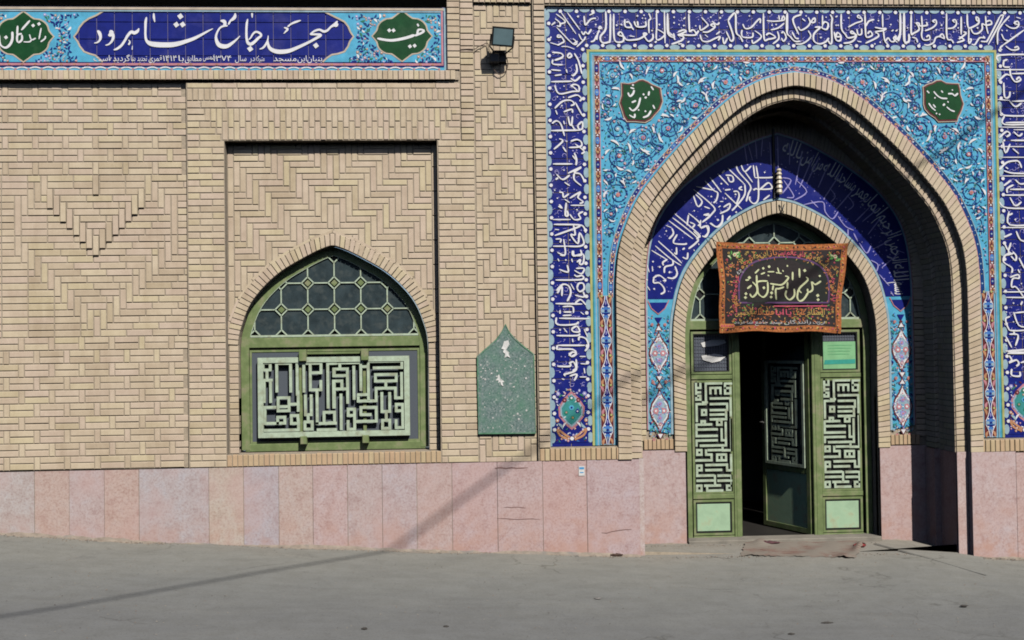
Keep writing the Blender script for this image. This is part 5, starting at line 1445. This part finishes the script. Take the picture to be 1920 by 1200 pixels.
for s, a, c in (('است', 176, 206), ('گردیده', 206, 244), ('بنا', 246, 254), ('تجدید', 258, 276), ('قمری', 279, 304), ('۱۴۱۴', 306, 332), ('با', 335, 345), ('مطابق', 347, 378), ('شمسی', 381, 404), ('۱۳۷۴', 400, 434), ('سال', 441, 462), ('در', 468, 478), ('متبرکه', 480, 496), ('مسجد', 513, 556), ('این', 558, 575), ('بنیان', 576, 604)):
    write_line(lt, s, Sx(a, 105)[0], Sx(c, 105)[0], y0-(3 if s in ('شمسی',) else 0), 15, 8.5)
lt.build('lettering', WHITE, sign, kind='stuff')
# ------------------------------------------------------------------ cloth banner over the door
CLOTH = simple('black_banner_cloth', (.020, .015, .016), .9, .25, 30, .2, 300)
RUST = simple('rust_orange_cloth', (.34, .11, .030), .9, .5, 60, .2, 300)
GREYC = simple('charcoal_cloth', (.013, .016, .014), .9, .2, 30)
def cloth(n_, c): return simple(n_, c, .9, .15, 60)
BM = [RUST, CLOTH, GREYC, cloth('cream_print', (.55, .58, .34)), cloth('orange_print', (.55, .20, .07)), cloth('pink_print', (.52, .08, .13)), cloth('ochre_print', (.46, .32, .09)), cloth('green_print', (.10, .30, .07)), cloth('white_print', (.46, .45, .45)), cloth('plum_print', (.11, .05, .14))]
BWp = 100.0
cornr = [R(1343, 453, BWp), R(1591, 456, BWp), R(1575, 624, BWp), R(1349, 623, BWp)]
def bmap(s, t):
    a = [cornr[0][k]*(1-s)+cornr[1][k]*s for k in (0, 1)]; c = [cornr[3][k]*(1-s)+cornr[2][k]*s for k in (0, 1)]
    return (a[0]*(1-t)+c[0]*t+3.2*math.sin(math.pi*t)*(1-2*s)+1.1*math.sin(t*11+s*4)*(s-.5)*2,
            a[1]*(1-t)+c[1]*t+4.2*math.sin(math.pi*s)*(1-t)+1.5*math.sin(s*13+1)*t-2.2*math.sin(math.pi*s)*t)
def wave(U, V):
    s = (U-cornr[0][0])/(cornr[1][0]-cornr[0][0]); t = (V-cornr[0][1])/(cornr[3][1]-cornr[0][1])
    return 2.8*math.sin(s*11+t*2.5)*(.35+.65*t)+1.5*math.sin(t*8+s*3)+1.2*math.sin(s*23-t*5)*t-2*max(0, s-.9)*10*t
ban = MB()
ns, ntt = 44, 30
for i in range(ns+1):
    for j in range(ntt+1):
        U, V = bmap(i/ns, j/ntt); ban.v.append(P(U, V, BWp))
for i in range(ns):
    for j in range(ntt):
        s, t = (i+.5)/ns, (j+.5)/ntt
        m_ = 0 if (s < .055 or s > .945 or t < .075 or t > .925) else 1
        ban.f.append((i*(ntt+1)+j, (i+1)*(ntt+1)+j, (i+1)*(ntt+1)+j+1, i*(ntt+1)+j+1)); ban.m.append(m_)
pb = MB()
C7 = lambda x, y: R(1340+x/6.315, 440+y/6.315, BWp)
fieldp = catmull([(290, 800), (285, 640), (300, 520), (370, 400), (480, 320), (640, 280), (800, 265), (980, 275), (1150, 320), (1270, 400), (1335, 520), (1350, 650), (1345, 800)], 3)
fq = [C7(a, c) for a, c in fieldp]
for (a, c) in zip(fq[:len(fq)//2+1], fq[::-1]): pass
bot = C7(0, 810)[1]
for a, c in zip(fq, fq[1:]): pb.face([(a[0], a[1], BWp-.5), (c[0], c[1], BWp-.5), (c[0], bot, BWp-.5), (a[0], bot, BWp-.5)], 2)
pb.ribbon(fq, 3.2, BWp-.7, 9); pb.ribbon([C7(290, 805), C7(1345, 805)], 3, BWp-.8, 9); pb.ribbon([C7(700, 845), C7(1330, 845)], 2.2, BWp-.7, 5)
ST = '''20: 1255 550 1190 590 1150 560 1160 650 1110 680 1100 640; 1110 680 1060 760 1010 785 980 740 990 650; d 1065 425 20; d 1220 720 20; d 1225 770 18; d 1240 490 14; 1080 500 1100 540 1000 640 1030 690; 1000 400 1005 510; 920 440 920 540; 940 640 945 720 890 770 840 720 850 660; 860 560 860 640; 20: 830 490 870 510 800 590 720 590 650 580; 620 480 640 490;
820 620 760 640 720 650 730 770; 690 600 680 660; d 670 690 20; d 665 740 18; 620 560 620 680 570 740 510 700 500 640 500 560 620 550; d 575 630 18; 490 480 490 580; 440 560 490 620 490 690 440 740 410 700; 380 640 430 600; d 365 700 18; d 360 745 18; d 405 510 20; 360 540 400 535; 16: 470 460 520 410; 540 470 590 450; d 570 400 16; d 640 380 18; 620 440 700 440; 740 390 760 460; 800 420 810 440; 860 360 855 380; 720 450 790 460'''
strokes(pb, ST, 1340, 440, 6.315, BWp, BWp-.9, 3, .6, 1.15)
arcp = catmull([C7(a, c) for a, c in ((262, 960), (262, 800), (265, 620), (300, 470), (400, 330), (560, 262), (760, 240), (960, 245), (1130, 285), (1270, 365), (1355, 480), (1385, 640), (1390, 800))], 6)
arcp = resample(arcp, 200)
def apath(t0, t1):
    def f(t):
        k = (t0+(t1-t0)*t)*199; i = min(198, int(k)); a, c = arcp[i], arcp[i+1]
        return a[0]+(c[0]-a[0])*(k-i), a[1]+(c[1]-a[1])*(k-i), math.atan2(c[1]-a[1], c[0]-a[0])
    return f
words = 'باز این چه شورش است که در خلق عالم است باز این چه نوحه و چه عزا و چه ماتم است'.split()
wts = [len(w_)+.8 for w_ in words]; tot = sum(wts); pos = 1.0
for i, (w_, q) in enumerate(zip(words, wts)):
    e = pos-q/tot; write_line(pb, w_, 0, 0, 0, 16, BWp-.9-(i % 3)*.1, (5, 4, 5, 4, 6, 6, 4, 5, 5, 5, 4, 6, 6, 4, 4, 8, 5, 5)[i % 18], apath(e+.006, pos)); pos = e
x1 = 1300
for i, w_ in enumerate('السلام علیک یا ابا عبدالله الحسین'.split()):
    L = len(w_)*34; a, c = C7(x1-L, 950), C7(x1, 950); write_line(pb, w_, a[0], c[0], a[1], 17, BWp-.9, (6, 4, 5, 5, 4, 6)[i]); x1 -= L+22
x1 = 1310
for i, w_ in enumerate('هیئت رانندگان مسجد جامع شاهرود'.split()):
    L = len(w_)*38; a, c = C7(x1-L, 1055), C7(x1, 1055); write_line(pb, w_, a[0], c[0], a[1], 10, BWp-.9, 8); x1 -= L+24
for (cx, cy, mir) in ((240, 235, 1), (1420, 260, -1)):
    a, c = C7(cx, cy)
    for k in range(9): leafshape(pb, a+rs.uniform(-11, 11), c+rs.uniform(-8, 9), 9, 2.3, rs.uniform(0, 6.28), BWp-.7, 7 if k % 3 else 3)
    flower(pb, a, c, 4, BWp-1.0, 3, 5)
rb2 = random.Random(17)
def on_cloth(s, t): return bmap(s, t)
for k in range(420):                                   # woven flowers along the border and between the lines
    z = k % 4; e = rb2.uniform(.01, .99)
    s, t = ((e, .037), (e, .962), (.027, e), (.973, e))[z]
    a, c = on_cloth(s, t); pb.dot(a+rb2.uniform(-2, 2), c+rb2.uniform(-2, 2), rb2.uniform(.9, 2.2), BWp-.5, rb2.choice((4, 6, 1, 5, 4, 1)), rb2.choice((3, 4, 5)), rb2.uniform(0, 3))
for k in range(800):
    s, t = rb2.uniform(.06, .94), rb2.uniform(.09, .91)
    a, c = on_cloth(s, t); r0 = math.hypot((s-.495)/.36, (t-.52)/.36)
    if r0 < 1.0 and t < .7: continue
    if rb2.random() < .6: leafshape(pb, a, c, rb2.uniform(4, 8), 1.1, rb2.uniform(0, 6.28), BWp-.45, rb2.choice((4, 6, 7, 4, 0, 0, 4, 6)))
    else: flower(pb, a, c, rb2.uniform(1.4, 2.4), BWp-.45, rb2.choice((4, 5, 6, 0)), 1, 5)
for k in range(5): flower(pb, *C7(90+k*30, 1080), 4.5, BWp-.8, 4, 5)
for mb in (ban, pb):
    mb.v = [Vector((q.x, q.y+wave(960+q.x/u, 1050-q.z/u)*u, q.z)) for q in mb.v]
bt = thing('cloth_banner', P((cornr[2][0]+cornr[3][0])/2, cornr[2][1], BWp), 'black and rust red cloth banner with yellow calligraphy hanging over the doorway', 'banner')
ban.build('cloth', BM, bt, smooth=True); pb.build('lettering', BM, bt, kind='stuff')
co = MB()
for k, (dU, dV) in ((0, (-14, -10)), (1, (13, -12))):
    a = cornr[k]; co.tube([(a[0], a[1], BWp+wave(*a)), (a[0]+dU*.5, a[1]+dV*.6, 106), (a[0]+dU, a[1]+dV, 112)], .7)
co.build('cord', DARK, bt)

# ------------------------------------------------------------------ green plaque on the pilaster
pq = [R(*q, -2) for q in ((897, 814), (894, 668), (912, 652), (930, 636), (940, 622), (948, 607), (955, 622), (966, 634), (984, 650), (1002, 664), (1005, 813))]
m = MB(); m.prism(pq, -2, 6); 
pl_ = m.build('pointed_plaque', TERRAZZO, None, at=P(948, 812, 3))
prop(pl_, 'weathered green pointed stone plaque fixed low on the herringbone pilaster', 'plaque')
rim = MB(); ins = shrink(pq, 2.6)
for i in range(len(pq)):
    j = (i+1) % len(pq); rim.face([(*pq[i], -3), (*pq[j], -3), (*ins[j], -3), (*ins[i], -3)]); rim.face([(*pq[i], -3), (*pq[j], -3), (*pq[j], -1.8), (*pq[i], -1.8)]); rim.face([(*ins[i], -3), (*ins[j], -3), (*ins[j], -1.8), (*ins[i], -1.8)])
ro = rim.build('rim', simple('worn_green_paint', (.075, .20, .115), .7, .35, 18, .2, 90, dirt=((.22, .26, .23), 14)), pl_)
fl2 = MB()
rq = random.Random(9)
cx_, cy_ = sum(p[0] for p in pq)/len(pq), 735
for k in range(70):                                     # chipped white flecks in the face
    x, y = cx_+rq.uniform(-48, 48), rq.uniform(672, 806); r = rq.choice((.7, .8, 1.0, 1.3, 2.0))
    fl2.dot(x, y, r, -2.3, 0, rq.choice((4, 5, 6)), rq.uniform(0, 3), rq.uniform(.5, 1.2))
in2 = shrink(pq, 9)
for i in range(len(in2)):
    a, c = in2[i], in2[(i+1) % len(in2)]
    if i % 3 != 1: fl2.ribbon([a, ((a[0]*2+c[0])/3, (a[1]*2+c[1])/3), c], .9, -2.15, 1, None, .3)
fl2.build('worn_inlay', [simple('chipped_white', (.5, .5, .48), .9), simple('faded_green_line', (.10, .21, .14), .8)], pl_, kind='stuff')
PAPER = simple('torn_white_paper', (.62, .62, .60), .9, .1, 60)
def scrap(name, pts, W, label, cat='paper', mat=PAPER, curl=1.2):
    q = [R(a, c, W) for a, c in pts]
    m = MB(); cx, cy = sum(p[0] for p in q)/len(q), sum(p[1] for p in q)/len(q)
    ctr = (cx, cy, W); rnd_ = random.Random(len(pts)+int(cx))
    ring_ = [(a, c, W-rnd_.uniform(0, curl)) for a, c in q]
    for i in range(len(q)): m.face([ctr, ring_[i], ring_[(i+1) % len(q)]])
    return prop(m.build(name, mat, None, at=P(cx, cy, W)), label, cat)
scrap('paper_remnant', [(945, 640), (953, 638), (955, 645), (951, 649), (948, 656), (955, 661), (954, 664), (957, 671), (951, 668), (946, 671), (947, 663), (943, 660), (945, 655), (940, 654), (943, 648)], -2.4, 'torn white paper remnant near the point of the green plaque')
scrap('paper_remnant', [(934, 703), (936, 702), (939, 710), (943, 713), (946, 716), (942, 717), (944, 724), (940, 722), (938, 716), (934, 718), (935, 713), (929, 713), (933, 709)], -2.4, 'torn white paper remnant in the middle of the green plaque')
scrap('paper_notice', [(1314, 643), (1335, 637), (1358, 637), (1361, 643), (1345, 648), (1318, 651)], DW+2.6, 'upper of two torn white papers on the mesh of the left door panel')
scrap('paper_notice', [(1315, 667), (1340, 663), (1352, 665), (1360, 669), (1350, 677), (1335, 680), (1318, 675)], DW+2.6, 'lower of two torn white papers on the mesh of the left door panel')
# green sheet on the right side panel
a, c = R(1541, 640, DW), R(1607, 698, DW)
m = MB(); m.box(a[0]+2, a[1]+1, c[0]-2, c[1]-1, DW+1.5, DW+3, 0)
gs = m.build('notice_sheet', simple('faded_green_sheet', (.20, .44, .22), .5, .12, 10), None, at=P((a[0]+c[0])/2, c[1], DW+2))
prop(gs, 'faded green notice sheet with a teal stripe at the top of the right door panel', 'notice')
m = MB(); m.face([(a[0]+6, c[1]-26, DW+1.1), (c[0]-3, c[1]-27, DW+1.1), (c[0]-3, c[1]-18, DW+1.1), (a[0]+4, c[1]-17, DW+1.1)], 0)
for k in range(4): m.ribbon([(a[0]+12, a[1]+9+6*k), (a[0]+30+3*k, a[1]+8.4+6*k), (c[0]-9-2*k, a[1]+9+6*k)], 1.5, DW+1.2, 1, None, .4)
m.build('print', [simple('teal_print', (.03, .30, .24), .5), simple('green_print_ink', (.08, .33, .14), .6)], gs)
# sticker on the plinth
a = R(1085, 874, -5); m = MB()
m.box(a[0], a[1], a[0]+11, a[1]+18, -5.4, -4, 1); m.face([(a[0]+1, a[1]+2, -5.6), (a[0]+10, a[1]+2, -5.6), (a[0]+10, a[1]+6, -5.6), (a[0]+1, a[1]+6, -5.6)], 0); m.face([(a[0]+2, a[1]+11, -5.6), (a[0]+9, a[1]+11, -5.6), (a[0]+9, a[1]+13, -5.6), (a[0]+2, a[1]+13, -5.6)], 0)
prop(m.build('sticker', [simple('blue_ink', (.06, .28, .55), .5), PAPER], None, at=P(a[0]+5, a[1]+18, -4)), 'tiny white and blue sticker near the top of a pink plinth slab', 'sticker')

# ------------------------------------------------------------------ floodlight
fc = R(943, 69, -44)
fl_ = thing('floodlight', P(R(935, 92, 3)[0], R(935, 92, 3)[1], 3), 'small black floodlight with grey glass on a bracket high on the brick pilaster', 'floodlight')
nrm = Vector((.06, -.93, -.30)).normalized(); xx = Vector((1, .1, -.05)).normalized(); yy = nrm.cross(xx).normalized(); xx = yy.cross(nrm)
ctr = P(fc[0], fc[1], -44)
def lamp_box(m, hw, hh, d0, d1, mi=0, taper=1.0):
    i = len(m.v)
    for d, s in ((d0, 1), (d1, taper)):
        for a, c in ((-1, -1), (1, -1), (1, 1), (-1, 1)): m.v.append(ctr+(xx*a*hw*s+yy*c*hh*s-nrm*d)*u)
    for f in ((0, 1, 2, 3), (0, 4, 5, 1), (1, 5, 6, 2), (2, 6, 7, 3), (3, 7, 4, 0), (7, 6, 5, 4)): m.f.append(tuple(i+k for k in f)); m.m.append(mi)
m = MB(); lamp_box(m, 20.5, 17.5, 0, 5); lamp_box(m, 19, 16, 5, 17, 0, .66)
for k in range(-3, 4):
    for sgn in (1,):
        o_ = ctr; i = len(m.v)
        for a, c, d in ((k*4.2-.6, -10, 14), (k*4.2+.6, -10, 14), (k*4.2+.6, 10, 14), (k*4.2-.6, 10, 14), (k*4.2-.6, -9, 21), (k*4.2+.6, -9, 21), (k*4.2+.6, 9, 21), (k*4.2-.6, 9, 21)): m.v.append(ctr+(xx*a+yy*c-nrm*d)*u)
        for f in ((0, 1, 5, 4), (1, 2, 6, 5), (2, 3, 7, 6), (3, 0, 4, 7), (4, 5, 6, 7)): m.f.append(tuple(i+q for q in f)); m.m.append(0)
m.build('housing', DARK, fl_)
m = MB(); lamp_box(m, 17.5, 14.2, -.8, 0); m.build('lamp_glass', simple('grey_lamp_glass', (.13, .20, .22), .18, .12, 8), fl_)
m = MB()
for s in (-1, 1):
    q = ctr+(xx*s*21.5+yy*2-nrm*6)*u
    pt = (960+q.x/u, 1050-q.z/u, q.y/u)
    m.tube([pt, (pt[0]-2, pt[1]+17, -24), (fc[0]-4+s*6, fc[1]+24, -3)], 1.6, 0, 6)
m.box(fc[0]-18, fc[1]+14, fc[0]+8, fc[1]+36, -5, 3, 0, 1); m.build('bracket', DARK, fl_)
m = MB(); m.box(fc[0]-24, fc[1]+22, fc[0]-6, fc[1]+40, -16, 0, 0, 2); m.build('junction_box', DARK, fl_)
m = MB()
J = (fc[0]-15, fc[1]+38, -6)
lp = catmull([J]+[(*R(a, c, -3), -3) for a, c in ((924, 118), (926, 130), (933, 138), (938, 139), (947, 135), (952, 124), (951, 112), (946, 100))], 4)
m.tube(lp, .9, 0, 5)
m.tube(catmull([(fc[0]-24, fc[1]+26, -6)]+[(*R(a, c, -2), -2) for a, c in ((915, 82), (905, 84), (896, 88), (890, 92))]+[(*R(876, 92, -1), -1.5), (*R(862, 93, -1), -1.2)], 4), .9, 0, 5)
m.build('cable', simple('brown_cable_sheath', (.09, .06, .045), .6), fl_)

# ------------------------------------------------------------------ worn mat at the doorstep
mat_c = [on_ground(1402, 1012), on_ground(1626, 1016), on_ground(1604, 1047), on_ground(1388, 1042)]
rg_ = MB(); na, nb_ = 40, 14
rr_ = random.Random(6)
edge_n = [rr_.uniform(-.03, .03) for _ in range(80)]
for i in range(na+1):
    for j in range(nb_+1):
        s, t = i/na, j/nb_
        if j in (0, nb_): t += edge_n[i]*1.4
        if i in (0, na): s += edge_n[j+40]*.5
        U = (mat_c[0][0]*(1-s)+mat_c[1][0]*s)*(1-t)+(mat_c[3][0]*(1-s)+mat_c[2][0]*s)*t
        W = (mat_c[0][2]*(1-s)+mat_c[1][2]*s)*(1-t)+(mat_c[3][2]*(1-s)+mat_c[2][2]*s)*t
        h_ = 1.6+.7*math.sin(s*17+t*5)+.5*math.sin(s*31-t*8)
        h_ += 7*math.exp(-((s-.13)/.07)**2-((t-.25)/.22)**2)+9*math.exp(-((s-.97)/.035)**2-((t-.35)/.3)**2)+3*math.exp(-((s-.9)/.05)**2-((t-.95)/.12)**2)
        rg_.v.append(P(U, foot(U)-h_, W))
for i in range(na):
    for j in range(nb_): rg_.f.append((i*(nb_+1)+j, (i+1)*(nb_+1)+j, (i+1)*(nb_+1)+j+1, i*(nb_+1)+j+1)); rg_.m.append(0)
def rug_mat():
    m, t, b_ = new_mat('threadbare_red_rug')
    wv = N(t, 'ShaderNodeTexWave', i_Scale=5.0, i_Distortion=3.0, i_Detail=3.0, bands_direction='Y'); g_ = N(t, 'ShaderNodeNewGeometry'); t.links.new(g_.outputs['Position'], wv.inputs['Vector'])
    c = ramp(t, wv.outputs[1], [(.2, (.13, .05, .04)), (.45, (.22, .12, .09)), (.8, (.26, .20, .16))])
    c = mix(t, ramp(t, noise(t, 4, 5), [(.36, (0, 0, 0)), (.55, (.9, .9, .9))]), c, (.235, .21, .175))
    t.links.new(c, b_.inputs['Base Color']); b_.inputs['Roughness'].default_value = .95; bump(t, b_, noise(t, 140, 5), .5, .004)
    return m
cc = [sum(p[k] for p in mat_c)/4 for k in (0, 1, 2)]
prop(rg_.build('door_mat', rug_mat(), None, at=P(cc[0], foot(cc[0]), cc[2]), smooth=True), 'flat threadbare reddish rug lying rumpled on the ground before the open doorway', 'rug')
def bundle(name, px, py, L, hgt, dep, c, label, cat, seed):
    U, V, W = on_ground(px, py); r = random.Random(seed)
    m = MB(); nn, kk = 12, 8
    for i in range(nn+1):
        x = (i/nn-.5)*L; rad = math.sin(math.pi*max(.06, min(.94, i/nn)))**.6
        for j in range(kk):
            t = 2*math.pi*j/kk; q = rad*r.uniform(.7, 1.15)
            m.v.append(P(U+x+r.uniform(-.6, .6), foot(U)-max(.1, hgt*.45+hgt*.5*q*math.sin(t)), W+dep*.5*q*math.cos(t)))
    for i in range(nn):
        for j in range(kk): m.f.append((i*kk+j, i*kk+(j+1) % kk, (i+1)*kk+(j+1) % kk, (i+1)*kk+j)); m.m.append(0)
    m.f += [tuple(range(kk)), tuple(nn*kk+j for j in range(kk))]; m.m += [0, 0]
    return prop(m.build(name, simple(name+'_cloth', c, .9, .3, 40, .3, 150), None, at=P(U, foot(U), W), smooth=True), label, cat, {'litter': 'scraps of litter on the street', 'rag': 'rags on the doorstep rug'}.get(cat))
bundle('crumpled_rag', 1440, 1021, 46, 8, 14, (.075, .03, .035), 'dark maroon rag crumpled at the left end of the rug by the doorstep', 'rag', 2)
bundle('crumpled_rag', 1612, 1026, 24, 9, 16, (.20, .03, .03), 'bright red rag bunched at the right end of the rug by the door frame', 'rag', 3)
bundle('dead_leaf_heap', 1156, 1043, 24, 6, 12, (.06, .035, .025), 'small heap of dark dead leaves at the corner of the pink plinth', 'leaves', 5)
for k, (px, py, L, lab) in enumerate(((1551, 1169, 17, 'flat dark scrap lying on the street in front of the doorway, nearest the camera'), (1808, 1137, 12, 'small dark scrap lying on the street below the right end of the gateway'), (1484, 1190, 9, 'tiny grey scrap on the street at the bottom edge below the door'), (1121, 1123, 10, 'tiny pale scrap on the street in front of the tiled gateway corner'), (836, 1176, 8, 'tiny dark scrap on the street in front of the narrow brick pilaster'), (683, 1180, 8, 'tiny dark scrap on the street in front of the arched window'))):
    bundle('litter_scrap', px, py, L, 2.4, 9, (.20, .19, .18) if 'pale' in lab else (.05, .045, .04), lab, 'litter', 20+k)

# dust and crumbled mortar banked in the angle between street and wall
dd = MB(); rd_ = random.Random(77)
def bank(U0_, U1_, W_):
    n = int((U1_-U0_)/6); up = []; lo = []
    h_ = 2.0
    for k in range(n+1):
        U = U0_+(U1_-U0_)*k/n
        h_ = max(.3, min(5.5, h_+rd_.uniform(-1.3, 1.3)))
        up.append((U, foot(U)-h_)); lo.append((U, foot(U)+1.2))
    i = len(dd.v)
    for (a, c), (d_, e) in zip(up, lo): dd.v += [P(a, c, W_-.3), P(a, (c+e)/2+.4, W_-2.5-rd_.uniform(0, 2)), P(d_, e, W_-9-rd_.uniform(0, 8))]
    for k in range(n):
        for z in (0, 1): dd.f.append((i+3*k+z, i+3*k+3+z, i+3*k+4+z, i+3*k+1+z)); dd.m.append(0)
bank(-250, 1195, -4.8); bank(1206, 1311, 114.4); bank(1706, 1812, 114.4); bank(1836, 2200, -10.2)
prop(dd.build('dust_bank', simple('wall_foot_dust', (.27, .225, .18), .95, .25, 14, .5, 120, dirt=((.20, .19, .175), 6)), smooth=True), kind='stuff')
# grit swept against the foot of the wall and scattered over the street
gv = MB(); rg2 = random.Random(33)
def pebble(U, W, r):
    h_ = foot(U); i = len(gv.v)
    for (a, c, e) in ((-1, -.8, 0), (1, -.7, 0), (.8, 1, 0), (-.9, .9, 0), (.1*rg2.uniform(-3, 3), 0, 1)):
        gv.v.append(P(U+a*r*rg2.uniform(.7, 1.2), h_+.1-e*r*rg2.uniform(.6, 1.1), W+c*r*rg2.uniform(.7, 1.2)))
    mi = rg2.choice((0, 0, 1, 2))
    for f in ((0, 1, 4), (1, 2, 4), (2, 3, 4), (3, 0, 4)): gv.f.append(tuple(i+k for k in f)); gv.m.append(mi)
for k in range(2600):
    U = rg2.uniform(-200, 2150)
    front = -5 if U < 1192 else (100 if 1192 < U < 1800 and rg2.random() < .5 else -12)
    pebble(U, front-abs(rg2.gauss(0, 9))-.5, rg2.uniform(.5, 1.5))
for k in range(1500): pebble(rg2.uniform(-200, 2150), rg2.uniform(-640, -20), rg2.uniform(.4, 1.1))
prop(gv.build('grit', [simple('dust_grit', (.26, .23, .19), .95), simple('dark_grit', (.10, .09, .08), .95), simple('brown_grit', (.20, .14, .10), .95)]), kind='stuff')

# ------------------------------------------------------------------ the cable over the street whose shadow crosses the front
def toward_sun(U, V, W, t): return (U+.39*t, V-.96*t, W-t)
a = (*R(1860, 215, 3), 3); g2 = on_ground(0, 1157); g1 = on_ground(660, 1035)
p0 = toward_sun(*a, 1000); p1 = toward_sun(*g2, 1750)
d = [p1[k]-p0[k] for k in range(3)]
pts = []
for k in range(25):
    t = -.9+2.6*k/24
    pts.append((p0[0]+d[0]*t, p0[1]+d[1]*t, p0[2]+d[2]*t))
cbm = MB(); cbm.tube(pts, 3.3, 0, 6)
prop(cbm.build('overhead_cable', DARK, None, at=P(*pts[12])), 'thick black cable strung over the street, casting the slanting shadow line', 'cable')
